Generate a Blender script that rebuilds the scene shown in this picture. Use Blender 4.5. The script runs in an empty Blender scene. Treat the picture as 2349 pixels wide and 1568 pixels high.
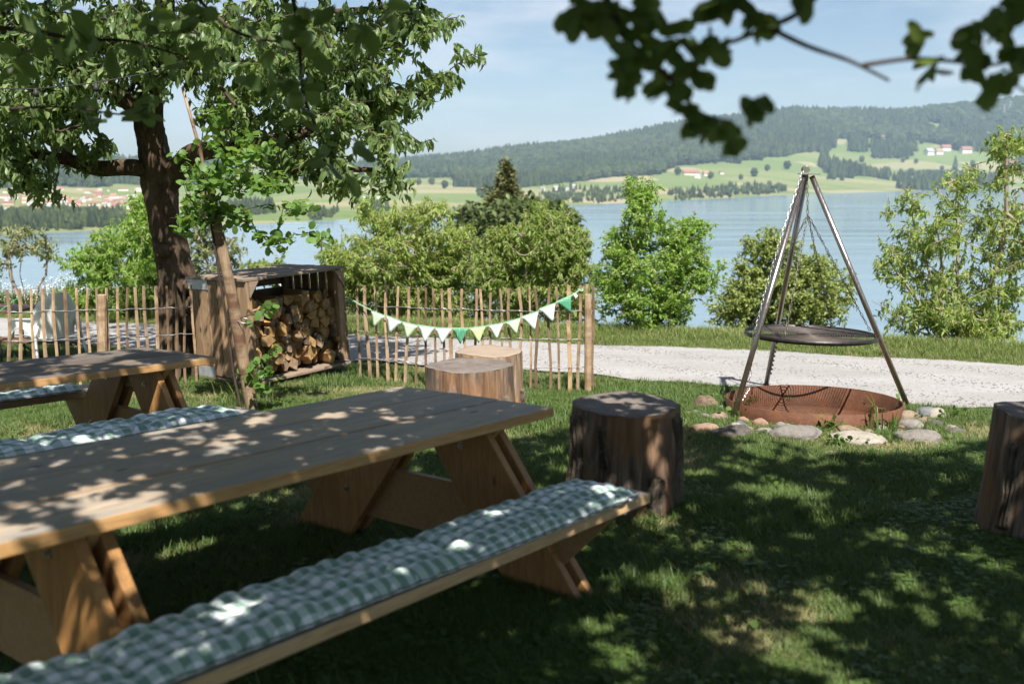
import bpy, bmesh, math, random
import numpy as np
from mathutils import Vector, Matrix, Euler

R = math.radians
scene = bpy.context.scene
COL = scene.collection
rng = np.random.default_rng(7)
random.seed(7)

# ------------------------------------------------------------------ camera, light, exposure
F = 2284.0; CX, CY = 1174.5, 784.0            # a 35 mm lens on a 36 mm sensor, in units of a 2349 px wide picture
PITCH = R(9.79); CAMZ = 1.634; SLOPE = 0.05   # the lawn falls 5 % towards the lake
cam_d = bpy.data.cameras.new('camera'); cam = bpy.data.objects.new('camera', cam_d); COL.objects.link(cam)
cam.location = (0, 0, CAMZ); cam.rotation_euler = (R(90) - PITCH, 0, 0)
cam_d.sensor_width = 36; cam_d.lens = 35; cam_d.clip_start = 0.05; cam_d.clip_end = 30000
cam_d.dof.use_dof = True; cam_d.dof.focus_distance = 8.5; cam_d.dof.aperture_fstop = 2.0
scene.camera = cam

SUN_EL, SUN_AZ = 56.0, -14.0                  # sun behind the camera, to its right (degrees)
az = R(SUN_AZ)
LDIR = Vector((math.sin(az) * math.cos(R(SUN_EL)), math.cos(az) * math.cos(R(SUN_EL)), -math.sin(R(SUN_EL))))
world = bpy.data.worlds.new('World'); scene.world = world; world.use_nodes = True
wn = world.node_tree.nodes; wl = world.node_tree.links
for n in list(wn): wn.remove(n)
out = wn.new('ShaderNodeOutputWorld'); bg = wn.new('ShaderNodeBackground'); sky = wn.new('ShaderNodeTexSky')
sky.sky_type = 'NISHITA'; sky.sun_disc = False
sky.sun_elevation = R(SUN_EL); sky.sun_rotation = math.atan2(-LDIR.x, -LDIR.y)
sky.altitude = 450; sky.air_density = 1.0; sky.dust_density = 1.0; sky.ozone_density = 1.6
bg.inputs['Strength'].default_value = 0.052
# thin fair-weather clouds
tc = wn.new('ShaderNodeTexCoord'); mp = wn.new('ShaderNodeMapping'); mp.inputs['Scale'].default_value = (1.0, 1.0, 4.5)
mp.inputs['Location'].default_value = (0.36, 0.1, 0.0)
nz = wn.new('ShaderNodeTexNoise'); nz.inputs['Scale'].default_value = 4.2; nz.inputs['Detail'].default_value = 7; nz.inputs['Roughness'].default_value = 0.58
rp = wn.new('ShaderNodeValToRGB'); rp.color_ramp.elements[0].position = 0.47; rp.color_ramp.elements[1].position = 0.80
rp.color_ramp.elements[1].color = (0.8, 0.8, 0.8, 1)
mx = wn.new('ShaderNodeMixRGB'); mx.inputs['Color2'].default_value = (8.6, 8.7, 9.0, 1)
wl.new(tc.outputs['Generated'], mp.inputs['Vector']); wl.new(mp.outputs['Vector'], nz.inputs['Vector'])
wl.new(nz.outputs['Fac'], rp.inputs['Fac']); wl.new(rp.outputs['Color'], mx.inputs['Fac'])
wl.new(sky.outputs['Color'], mx.inputs['Color1']); wl.new(mx.outputs['Color'], bg.inputs['Color'])
wl.new(bg.outputs['Background'], out.inputs['Surface'])
sun_d = bpy.data.lights.new('sun', 'SUN'); sun = bpy.data.objects.new('sun', sun_d); COL.objects.link(sun)
sun_d.energy = 5.0; sun_d.angle = R(0.53); sun_d.color = (1.0, 0.94, 0.87)
sun.rotation_euler = LDIR.to_track_quat('-Z', 'Y').to_euler(); sun.location = (3, -6, 9)
vs = scene.view_settings; vs.view_transform = 'Standard'; vs.look = 'None'; vs.exposure = 1.12; vs.gamma = 1.0; vs.use_curve_mapping = False
scene.render.engine = 'CYCLES'
cy = scene.cycles; cy.max_bounces = 8; cy.diffuse_bounces = 3; cy.glossy_bounces = 3; cy.transmission_bounces = 6
cy.volume_bounces = 0; cy.use_denoising = True; cy.caustics_reflective = False; cy.caustics_refractive = False
try: cy.denoiser = 'OPENIMAGEDENOISE'
except Exception: pass

# ------------------------------------------------------------------ pixel helpers: where on the ground / at which distance a thing stands
cp, sp = math.cos(PITCH), math.sin(PITCH)
def ray(px, py):
    x = (px - CX) / F; y = -(py - CY) / F
    return np.array([x, cp + y * sp, -sp + y * cp])
def G(px, py, h=0.0):
    r = ray(px, py); t = (CAMZ - h) / (-(r[2] + SLOPE * r[1]))
    return np.array([r[0] * t, r[1] * t, CAMZ + r[2] * t])
def D(px, py, depth):
    r = ray(px, py); t = depth / r[1]
    return np.array([r[0] * t, depth, CAMZ + r[2] * t])
def px_size(n, depth): return n * depth / F
def gz(x, y): return -SLOPE * y
FAR_EDGE = np.array([G(*p)[:2] for p in [(-300, 716), (270, 742), (850, 771), (1365, 792), (1700, 803), (2090, 825), (2349, 840), (2900, 876)]])
NEAR_EDGE = np.array([G(*p)[:2] for p in [(-300, 772), (270, 798), (850, 832), (1365, 862), (1660, 887), (2160, 934), (2349, 945), (2900, 985)]])
def far_y(x): return np.interp(x, FAR_EDGE[:, 0], FAR_EDGE[:, 1])
def near_y(x): return np.interp(x, NEAR_EDGE[:, 0], NEAR_EDGE[:, 1])
LAKE = -50.0
def hill_z(x, y):
    """ground everywhere on the near hillside"""
    e = far_y(x) + 1.15
    over = np.maximum(0, y - e)
    z = -SLOPE * np.minimum(y, e) - 0.9 * (over - 0.9 * (1 - np.exp(-over / 0.9))) * np.where(over < 8, 0.75, 0.75)
    far = np.maximum(0, over - 30)
    return np.maximum(z + far * 0.35, LAKE - 2)

# ------------------------------------------------------------------ object helpers
def tag(o, label=None, cat=None, group=None, kind=None):
    if label: o['label'] = label
    if cat: o['category'] = cat
    if group: o['group'] = group
    if kind: o['kind'] = kind
    return o
def empty(name, loc=(0, 0, 0), rot=None, label=None, cat=None, group=None):
    o = bpy.data.objects.new(name, None); COL.objects.link(o); o.location = Vector(loc); o.empty_display_size = 0.1
    if rot is not None:
        if isinstance(rot, Matrix): o.rotation_euler = rot.to_3x3().to_euler()
        else: o.rotation_euler = rot
    return tag(o, label, cat, group)
def link_mesh(name, me, parent=None, mats=()):
    o = bpy.data.objects.new(name, me); COL.objects.link(o)
    if parent is not None: o.parent = parent
    for m in mats:
        if m.name not in [k.name for k in me.materials if k]: me.materials.append(m)
    return o
class MB:
    """collects verts and faces of one mesh"""
    def __init__(s): s.v = []; s.f = []; s.m = []
    def add(s, vs, fs, mat=0):
        b = len(s.v); s.v += [tuple(map(float, q)) for q in vs]; s.f += [tuple(i + b for i in f) for f in fs]; s.m += [mat] * len(fs)
    def box(s, c, size, rot=None, mat=0):
        hx, hy, hz = [k / 2 for k in size]
        P = [Vector((x, y, z)) for x in (-hx, hx) for y in (-hy, hy) for z in (-hz, hz)]
        if rot is not None: P = [rot @ p for p in P]
        P = [p + Vector(c) for p in P]
        s.add(P, [(0, 1, 3, 2), (4, 6, 7, 5), (0, 4, 5, 1), (2, 3, 7, 6), (0, 2, 6, 4), (1, 5, 7, 3)], mat)
    def prism(s, poly, x0, x1, mat=0):
        """polygon given in (y, z), extruded along x"""
        n = len(poly)
        P = [(x0, a, b) for a, b in poly] + [(x1, a, b) for a, b in poly]
        fs = [tuple(reversed(range(n))), tuple(range(n, 2 * n))] + [(i, (i + 1) % n, n + (i + 1) % n, n + i) for i in range(n)]
        s.add(P, fs, mat)
    def tube(s, pts, rad, seg=8, mat=0, cap=True, squash=None):
        pts = [Vector(p) for p in pts]; n = len(pts)
        if not hasattr(rad, '__len__'): rad = [rad] * n
        b = []; up = None
        for i in range(n):
            t = (pts[min(i + 1, n - 1)] - pts[max(i - 1, 0)]).normalized()
            if up is None:
                up = Vector((0, 0, 1)) if abs(t.z) < 0.9 else Vector((1, 0, 0))
            u = (up - t * up.dot(t)).normalized(); w = t.cross(u); up = u
            for k in range(seg):
                a = 2 * math.pi * k / seg
                b.append(pts[i] + (u * math.cos(a) + w * math.sin(a)) * rad[i])
        fs = []
        for i in range(n - 1):
            for k in range(seg):
                k2 = (k + 1) % seg
                fs.append((i * seg + k, i * seg + k2, (i + 1) * seg + k2, (i + 1) * seg + k))
        if cap:
            fs.append(tuple(reversed(range(seg)))); fs.append(tuple((n - 1) * seg + k for k in range(seg)))
        s.add(b, fs, mat)
    def torus(s, R0, r, n=48, k=6, z=0.0, mat=0):
        vs = []; fs = []
        for i in range(n):
            a = 2 * math.pi * i / n
            for j in range(k):
                b = 2 * math.pi * j / k
                vs.append(((R0 + r * math.cos(b)) * math.cos(a), (R0 + r * math.cos(b)) * math.sin(a), z + r * math.sin(b)))
        for i in range(n):
            for j in range(k):
                fs.append((i * k + j, ((i + 1) % n) * k + j, ((i + 1) % n) * k + (j + 1) % k, i * k + (j + 1) % k))
        s.add(vs, fs, mat)
    def lathe(s, prof, n=32, mat=0, close=False):
        vs = []; fs = []; m = len(prof)
        for i in range(n):
            a = 2 * math.pi * i / n
            for r, z in prof: vs.append((r * math.cos(a), r * math.sin(a), z))
        for i in range(n):
            i2 = (i + 1) % n
            for j in range(m - 1):
                fs.append((i * m + j, i2 * m + j, i2 * m + j + 1, i * m + j + 1))
        s.add(vs, fs, mat)
    def mesh(s, name, mats, smooth=False, bevel=0.0, seg=1):
        me = bpy.data.meshes.new(name); me.from_pydata(s.v, [], s.f)
        for m in mats: me.materials.append(m)
        if len(mats) > 1: me.polygons.foreach_set('material_index', s.m)
        if bevel > 0:
            bm = bmesh.new(); bm.from_mesh(me)
            bmesh.ops.bevel(bm, geom=list(bm.edges), offset=bevel, segments=seg, profile=0.6, affect='EDGES', clamp_overlap=True)
            bm.to_mesh(me); bm.free()
        me.update()
        if smooth: me.polygons.foreach_set('use_smooth', [True] * len(me.polygons))
        return me
    def build(s, name, mats, parent=None, smooth=False, bevel=0.0, seg=1):
        if not isinstance(mats, (list, tuple)): mats = [mats]
        return link_mesh(name, s.mesh(name, mats, smooth, bevel, seg), parent)
def np_mesh(name, verts, faces_flat, nper, mats, smooth=True, attrs=None):
    """fast mesh from numpy: faces_flat (nf, nper)"""
    me = bpy.data.meshes.new(name); nv = len(verts); nf = len(faces_flat)
    me.vertices.add(nv); me.vertices.foreach_set('co', np.asarray(verts, dtype=np.float32).ravel())
    me.loops.add(nf * nper); me.loops.foreach_set('vertex_index', np.asarray(faces_flat, dtype=np.int32).ravel())
    me.polygons.add(nf); me.polygons.foreach_set('loop_start', np.arange(nf, dtype=np.int32) * nper)
    if smooth: me.polygons.foreach_set('use_smooth', np.ones(nf, dtype=bool))
    for m in mats: me.materials.append(m)
    if attrs:
        for k, (dom, val) in attrs.items():
            val = np.asarray(val, dtype=np.float32)
            if val.ndim == 2:
                a = me.attributes.new(k, 'FLOAT_VECTOR', dom); a.data.foreach_set('vector', val.ravel())
            else:
                a = me.attributes.new(k, 'FLOAT', dom); a.data.foreach_set('value', val.ravel())
    me.update(calc_edges=True)
    return me

# ------------------------------------------------------------------ materials
class NT:
    def __init__(s, name):
        s.mat = bpy.data.materials.new(name); s.mat.use_nodes = True; s.t = s.mat.node_tree; s.n = s.t.nodes
        s.b = s.n['Principled BSDF']; s.out = s.n['Material Output']
    def node(s, typ, **kw):
        n = s.n.new(typ)
        for k, v in kw.items():
            if k in n.inputs: n.inputs[k].default_value = v
            else: setattr(n, k, v)
        return n
    def link(s, a, b): s.t.links.new(a, b)
    def coords(s, scale=(1, 1, 1), kind='Object', rand=0.0):
        tc = s.node('ShaderNodeTexCoord'); mp = s.node('ShaderNodeMapping'); mp.inputs['Scale'].default_value = scale
        s.link(tc.outputs[kind], mp.inputs['Vector'])
        if rand:
            oi = s.node('ShaderNodeObjectInfo'); ml = s.node('ShaderNodeMath', operation='MULTIPLY'); ml.inputs[1].default_value = rand
            s.link(oi.outputs['Random'], ml.inputs[0])
            cb = s.node('ShaderNodeCombineXYZ')
            for k in range(3): s.link(ml.outputs[0], cb.inputs[k])
            s.link(cb.outputs[0], mp.inputs['Location'])
        return mp.outputs['Vector']
    def noise(s, vec, scale, detail=4, rough=0.55, dist=0.0):
        n = s.node('ShaderNodeTexNoise'); n.inputs['Scale'].default_value = scale; n.inputs['Detail'].default_value = detail
        n.inputs['Roughness'].default_value = rough; n.inputs['Distortion'].default_value = dist
        s.link(vec, n.inputs['Vector']); return n.outputs['Fac']
    def ramp(s, fac, stops):
        r = s.node('ShaderNodeValToRGB'); cr = r.color_ramp
        while len(cr.elements) < len(stops): cr.elements.new(0.5)
        for e, (p, c) in zip(cr.elements, stops):
            e.position = p; e.color = (c[0], c[1], c[2], 1) if hasattr(c, '__len__') else (c, c, c, 1)
        s.link(fac, r.inputs['Fac']); return r.outputs['Color']
    def mix(s, fac, a, b, blend='MIX'):
        m = s.node('ShaderNodeMixRGB', blend_type=blend)
        for inp, v in ((m.inputs['Fac'], fac), (m.inputs['Color1'], a), (m.inputs['Color2'], b)):
            if hasattr(v, 'is_output') or hasattr(v, 'links'): s.link(v, inp)
            elif hasattr(v, '__len__'): inp.default_value = (v[0], v[1], v[2], 1)
            else: inp.default_value = v
        return m.outputs['Color']
    def math(s, op, a, b=0.0):
        m = s.node('ShaderNodeMath', operation=op)
        for i, v in enumerate((a, b)):
            if hasattr(v, 'links'): s.link(v, m.inputs[i])
            else: m.inputs[i].default_value = v
        return m.outputs[0]
    def bump(s, h, strength=0.3, dist=0.01):
        b = s.node('ShaderNodeBump'); b.inputs['Strength'].default_value = strength; b.inputs['Distance'].default_value = dist
        s.link(h, b.inputs['Height']); s.link(b.outputs['Normal'], s.b.inputs['Normal'])
    def base(s, c, rough=0.6, spec=0.4, metal=0.0):
        if hasattr(c, 'links'): s.link(c, s.b.inputs['Base Color'])
        else: s.b.inputs['Base Color'].default_value = (c[0], c[1], c[2], 1)
        if hasattr(rough, 'links'): s.link(rough, s.b.inputs['Roughness'])
        else: s.b.inputs['Roughness'].default_value = rough
        s.b.inputs['Specular IOR Level'].default_value = spec; s.b.inputs['Metallic'].default_value = metal
        return s.mat
def plain(name, c, rough=0.6, spec=0.4, metal=0.0, var=0.12, scale=20):
    t = NT(name); n = t.noise(t.coords(rand=9.0), scale, 5)
    lo = [k * (1 - var) for k in c]; hi = [min(1, k * (1 + var)) for k in c]
    t.bump(n, 0.08, 0.004)
    return t.base(t.ramp(n, [(0.3, lo), (0.7, hi)]), rough, spec, metal)
def wood(name, c_dark, c_light, rough=0.6, along=(2.2, 26, 26), knots=True, bump=0.25, spec=0.3, streak=None, tone=((0.82, 0.82, 0.82), (1.12, 1.08, 1.0))):
    t = NT(name); v = t.coords(along, rand=37.0)
    g = t.noise(v, 1.6, 6, 0.62, 0.6); fine = t.noise(v, 7.0, 3, 0.6)
    c = t.ramp(g, [(0.28, c_dark), (0.72, c_light)])
    c = t.mix(0.35, c, t.ramp(fine, [(0.3, [k * 0.55 for k in c_dark]), (0.7, [min(1, k * 1.15) for k in c_light])]))
    if streak:
        v2 = t.coords((0.9, 5, 5), rand=11.0); s = t.noise(v2, 1.5, 4, 0.6)
        c = t.mix(t.ramp(s, [(0.45, 0.0), (0.62, 1.0)]), c, streak)
    if knots:
        v3 = t.coords((3.0, 7, .4) if along[0] < along[2] else (.4, 7, 3.0), rand=23.0); vo = t.node('ShaderNodeTexVoronoi'); vo.inputs['Scale'].default_value = 0.9; t.link(v3, vo.inputs['Vector'])
        k = t.ramp(vo.outputs['Distance'], [(0.05, 1.0), (0.11, 0.0)])
        c = t.mix(k, c, [x * 0.35 for x in c_dark])
    oi = t.node('ShaderNodeObjectInfo'); c = t.mix(1.0, c, t.ramp(oi.outputs['Random'], [(0.0, tone[0]), (0.5, (1, 1, 1)), (1.0, tone[1])]), 'MULTIPLY')
    t.bump(fine, bump, 0.002)
    return t.base(c, rough, spec)
def leafmat(name, c_lo, c_hi, trans, tmix=0.38, rough=0.48, spec=0.35):
    """leaf: tint attribute and object random vary the colour; light passes through"""
    t = NT(name); at = t.node('ShaderNodeAttribute', attribute_name='tint'); oi = t.node('ShaderNodeObjectInfo')
    f = t.math('FRACT', t.math('ADD', at.outputs['Fac'], oi.outputs['Random']))
    c = t.ramp(f, [(0.0, c_lo), (1.0, c_hi)])
    t.base(c, rough, spec)
    tr = t.node('ShaderNodeBsdfTranslucent'); tcol = t.mix(0.6, c, trans); t.link(tcol, tr.inputs['Color'])
    ms = t.node('ShaderNodeMixShader'); ms.inputs['Fac'].default_value = tmix
    t.link(t.b.outputs[0], ms.inputs[1]); t.link(tr.outputs[0], ms.inputs[2]); t.link(ms.outputs[0], t.out.inputs['Surface'])
    return t.mat

M = {}
M['top'] = wood('weathered_tabletop_wood', (0.21, 0.165, 0.12), (0.42, 0.355, 0.28), 0.62, (1.6, 22, 22), streak=(0.235, 0.22, 0.20), spec=0.25, bump=0.5)
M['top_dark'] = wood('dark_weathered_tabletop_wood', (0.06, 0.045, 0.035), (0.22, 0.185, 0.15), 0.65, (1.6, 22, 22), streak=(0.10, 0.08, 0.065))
M['larch'] = wood('honey_larch_wood', (0.31, 0.17, 0.065), (0.52, 0.32, 0.145), 0.5, (1.8, 24, 24))
M['larch_pale'] = wood('pale_larch_wood', (0.42, 0.26, 0.13), (0.62, 0.43, 0.24), 0.52, (1.8, 24, 24))
M['leg'] = wood('larch_leg_wood', (0.25, 0.12, 0.042), (0.43, 0.235, 0.088), 0.5, (20, 20, 1.8))
M['crate'] = wood('weathered_crate_wood', (0.16, 0.095, 0.052), (0.44, 0.30, 0.18), 0.75, (18, 18, 1.5), streak=(0.25, 0.165, 0.10), tone=((0.55, 0.52, 0.5), (1.2, 1.15, 1.05)))
M['crate_h'] = wood('weathered_crate_board', (0.12, 0.085, 0.06), (0.34, 0.26, 0.19), 0.75, (1.5, 18, 18), streak=(0.2, 0.16, 0.125))
M['stake'] = wood('split_chestnut_wood', (0.27, 0.18, 0.105), (0.50, 0.375, 0.25), 0.6, (16, 16, 1.4), knots=False, streak=(0.24, 0.155, 0.09), tone=((0.45, 0.42, 0.40), (1.25, 1.2, 1.1)))
M['post'] = wood('debarked_pole_wood', (0.13, 0.09, 0.06), (0.32, 0.24, 0.16), 0.65, (14, 14, 1.4), streak=(0.10, 0.055, 0.035))
M['bench_dark'] = wood('dark_stained_bench_wood', (0.08, 0.045, 0.025), (0.20, 0.12, 0.07), 0.5, (1.6, 20, 20))
def bark(name, lo, hi, sc=(9, 9, 2.4), b=0.9):
    t = NT(name); v = t.coords(sc); n = t.noise(v, 2.2, 8, 0.68, 0.8); n2 = t.noise(t.coords((1, 1, 1)), 3.0, 4)
    c = t.mix(0.3, t.ramp(n, [(0.32, lo), (0.68, hi)]), t.ramp(n2, [(0.35, lo), (0.7, hi)]))
    t.bump(n, b, 0.02); return t.base(c, 0.9, 0.15)
M['bark'] = bark('dark_cherry_bark', (0.018, 0.013, 0.010), (0.15, 0.105, 0.068), (11, 11, 4.0), 1.0)
M['bark_grey'] = bark('grey_twig_bark', (0.16, 0.12, 0.09), (0.38, 0.31, 0.24), (14, 14, 5), 0.3)
M['bark_dark'] = bark('dark_twig_bark', (0.03, 0.022, 0.018), (0.085, 0.06, 0.048), (14, 14, 5), 0.3)
def stump_side(name, lo, hi, red):
    t = NT(name); v = t.coords((7, 7, 0.75), rand=5.0); n = t.noise(v, 2.6, 9, 0.66, 0.9); n2 = t.noise(t.coords((1.4, 1.4, 1.0), rand=3.0), 2.6, 5, 0.6)
    c = t.ramp(n, [(0.30, [k * 0.45 for k in lo]), (0.45, lo), (0.66, hi)])
    c = t.mix(t.ramp(n2, [(0.42, 0.0), (0.6, 0.85)]), c, t.ramp(n, [(0.3, [k * 0.5 for k in red]), (0.7, red)]))
    t.bump(n, 1.0, 0.022); return t.base(c, 0.8, 0.2)
M['stump_dark'] = stump_side('dark_stump_wood', (0.10, 0.075, 0.058), (0.26, 0.205, 0.16), (0.30, 0.165, 0.085))
M['stump_pale'] = stump_side('pale_stump_wood', (0.20, 0.14, 0.095), (0.42, 0.33, 0.23), (0.40, 0.26, 0.15))
def stump_top(name, lo, hi):
    t = NT(name); v = t.coords((1, 1, 1)); w = t.node('ShaderNodeTexWave', wave_type='RINGS', rings_direction='Z'); w.inputs['Scale'].default_value = 14
    w.inputs['Distortion'].default_value = 2.5; w.inputs['Detail'].default_value = 3; t.link(v, w.inputs['Vector'])
    n = t.noise(v, 9, 6, 0.65)
    c = t.mix(0.28, t.ramp(n, [(0.3, lo), (0.7, hi)]), t.ramp(w.outputs['Fac'], [(0.2, lo), (0.8, hi)]))
    t.bump(n, 0.35, 0.01); return t.base(c, 0.85, 0.2)
M['stump_top_dark'] = stump_top('dark_sawn_top', (0.085, 0.07, 0.06), (0.21, 0.18, 0.155))
M['stump_top_pale'] = stump_top('pale_sawn_top', (0.26, 0.20, 0.145), (0.28, 0.23, 0.18))
M['bark_chunk'] = bark('stump_bark', (0.035, 0.027, 0.02), (0.20, 0.165, 0.125), (10, 10, 3), 1.0)
# steel and rust
def steel(name, c, rough):
    t = NT(name); n = t.noise(t.coords((60, 60, 3)), 2.0, 4); return t.base(t.ramp(n, [(0.3, [k * 0.8 for k in c]), (0.7, c)]), t.ramp(n, [(0.3, rough * 0.8), (0.7, rough * 1.25)]), 0.5, 0.95)
M['pole_steel'] = steel('brown_tinged_steel_tube', (0.40, 0.345, 0.31), 0.30)
M['bright_steel'] = steel('bright_steel', (0.60, 0.58, 0.55), 0.28)
M['black_steel'] = plain('sooty_black_steel', (0.035, 0.032, 0.03), 0.42, 0.5, 0.6, 0.4, 30)
M['grate_rod'] = plain('worn_grill_rod', (0.075, 0.062, 0.054), 0.6, 0.5, 0.5, 0.5, 14)
M['chain_dark'] = plain('dark_chain_steel', (0.13, 0.11, 0.095), 0.4, 0.5, 0.8, 0.3, 40)
def rust():
    t = NT('rusted_steel'); v = t.coords((1, 1, 1)); n = t.noise(v, 6, 8, 0.68); n2 = t.noise(v, 60, 3, 0.6)
    c = t.ramp(n, [(0.28, (0.055, 0.026, 0.017)), (0.55, (0.125, 0.05, 0.025)), (0.75, (0.20, 0.08, 0.032))])
    c = t.mix(0.25, c, t.ramp(n2, [(0.3, (0.04, 0.02, 0.015)), (0.7, (0.24, 0.115, 0.055))])); t.bump(n2, 0.25, 0.003)
    return t.base(c, 0.72, 0.3, 0.1)
M['rust'] = rust()
M['wire'] = plain('galvanised_wire', (0.42, 0.43, 0.44), 0.4, 0.5, 0.7, 0.15, 60)
M['zinc'] = plain('dull_zinc_sheet', (0.50, 0.52, 0.54), 0.5, 0.5, 0.5, 0.15, 14)
M['white_plastic'] = plain('white_plastic', (0.80, 0.80, 0.77), 0.35, 0.5, 0, 0.04)
M['alu'] = plain('grey_aluminium_tube', (0.50, 0.51, 0.52), 0.35, 0.5, 0.6, 0.05)
M['black_paint'] = plain('black_painted_steel', (0.02, 0.02, 0.02), 0.4)
M['black_rubber'] = plain('black_rubber', (0.02, 0.02, 0.02), 0.6)
M['green_cord'] = plain('green_cord', (0.05, 0.36, 0.12), 0.6)
M['white_tape'] = plain('white_cotton_tape', (0.75, 0.76, 0.78), 0.8)
def gingham():
    t = NT('green_white_gingham'); tc = t.node('ShaderNodeTexCoord'); sep = t.node('ShaderNodeSeparateXYZ'); t.link(tc.outputs['UV'], sep.inputs[0])
    def stripe(o):
        fr = t.math('FRACT', t.math('MULTIPLY', o, 1.0)); return t.math('GREATER_THAN', fr, 0.5)
    a = stripe(sep.outputs['X']); b = stripe(sep.outputs['Y'])
    s = t.math('MULTIPLY', t.math('ADD', a, b), 0.5)
    v = t.coords((1, 1, 1)); n = t.noise(v, 240, 2); n2 = t.noise(v, 5, 3)
    c = t.ramp(s, [(0.0, (0.82, 0.84, 0.88)), (0.5, (0.46, 0.56, 0.53)), (1.0, (0.20, 0.31, 0.25))])
    c = t.mix(0.12, c, t.ramp(n2, [(0.3, (0.3, 0.3, 0.3)), (0.7, (0.9, 0.9, 0.9))]), 'MULTIPLY')
    t.bump(n, 0.25, 0.002); return t.base(c, 0.9, 0.15)
M['gingham'] = gingham()
M['piping'] = plain('dark_green_piping', (0.06, 0.10, 0.075), 0.8)
def cloth(name, a, b, sc, vor=False):
    t = NT(name); v = t.coords((1, 1, 1))
    if vor:
        vo = t.node('ShaderNodeTexVoronoi'); vo.inputs['Scale'].default_value = sc; vo.inputs['Randomness'].default_value = 0.05; t.link(v, vo.inputs['Vector'])
        c = t.ramp(vo.outputs['Distance'], [(0.22, b), (0.30, a)])
    else: c = t.ramp(t.noise(v, sc, 3), [(0.45, a), (0.58, b)])
    t.base(c, 0.9, 0.1)
    tr = t.node('ShaderNodeBsdfTranslucent'); t.link(c, tr.inputs['Color']); ms = t.node('ShaderNodeMixShader'); ms.inputs['Fac'].default_value = 0.3
    t.link(t.b.outputs[0], ms.inputs[1]); t.link(tr.outputs[0], ms.inputs[2]); t.link(ms.outputs[0], t.out.inputs['Surface']); return t.mat
M['pen_light'] = cloth('light_green_pennant', (0.60, 0.74, 0.54), (0.70, 0.81, 0.64), 60)
M['pen_white'] = cloth('white_pennant', (0.80, 0.86, 0.83), (0.70, 0.82, 0.78), 90)
M['pen_green'] = cloth('dotted_green_pennant', (0.10, 0.36, 0.21), (0.45, 0.68, 0.55), 55, True)
M['pen_lime'] = cloth('lime_pennant', (0.62, 0.80, 0.38), (0.70, 0.86, 0.48), 60)
M['tape_green'] = cloth('light_green_tape', (0.36, 0.66, 0.42), (0.44, 0.72, 0.50), 60)
# foliage
M['cherry'] = leafmat('cherry_leaf', (0.078, 0.137, 0.047), (0.221, 0.293, 0.111), (0.390, 0.520, 0.078), 0.45, 0.42, 0.45)
M['apple'] = leafmat('apple_leaf', (0.045, 0.085, 0.028), (0.105, 0.155, 0.055), (0.26, 0.36, 0.06), 0.50, 0.5, 0.3)
M['alder'] = leafmat('alder_leaf', (0.092, 0.191, 0.043), (0.163, 0.284, 0.071), (0.340, 0.510, 0.057), 0.48)
M['peach'] = leafmat('peach_leaf', (0.120, 0.195, 0.045), (0.350, 0.425, 0.120), (0.50, 0.62, 0.10), 0.48)
M['bright'] = leafmat('bright_shrub_leaf', (0.132, 0.244, 0.041), (0.280, 0.410, 0.096), (0.455, 0.664, 0.069), 0.48)
M['dull'] = leafmat('dull_shrub_leaf', (0.150, 0.215, 0.060), (0.340, 0.400, 0.125), (0.45, 0.52, 0.10), 0.42)
M['darktree'] = leafmat('dark_tree_leaf', (0.067, 0.106, 0.042), (0.150, 0.187, 0.064), (0.196, 0.256, 0.060), 0.3)
M['conifer'] = leafmat('conifer_needles', (0.070, 0.085, 0.030), (0.190, 0.185, 0.062), (0.16, 0.17, 0.04), 0.2)
M['pale_tree'] = leafmat('pale_tree_leaf', (0.144, 0.180, 0.066), (0.252, 0.276, 0.120), (0.336, 0.384, 0.120), 0.4)
M['grass'] = leafmat('lawn_grass', (0.054, 0.104, 0.021), (0.124, 0.183, 0.045), (0.178, 0.257, 0.040), 0.30, 0.5)
M['grass_dry'] = leafmat('dry_grass', (0.20, 0.20, 0.085), (0.36, 0.33, 0.16), (0.36, 0.32, 0.16), 0.25, 0.6)
M['verge'] = leafmat('verge_grass', (0.102, 0.162, 0.036), (0.204, 0.252, 0.072), (0.288, 0.360, 0.072), 0.32, 0.5)
M['weed'] = leafmat('weed_leaf', (0.064, 0.128, 0.024), (0.120, 0.192, 0.044), (0.208, 0.304, 0.040), 0.38)
M['far_leaf'] = leafmat('far_forest_leaf', (0.014, 0.026, 0.012), (0.085, 0.108, 0.040), (0.08, 0.11, 0.04), 0.15, 0.8, 0.1)
M['flower'] = plain('white_flower', (0.75, 0.73, 0.66), 0.8)
M['fruit'] = plain('green_apple_skin', (0.18, 0.26, 0.07), 0.38, 0.45, 0, 0.15, 8)
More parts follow.
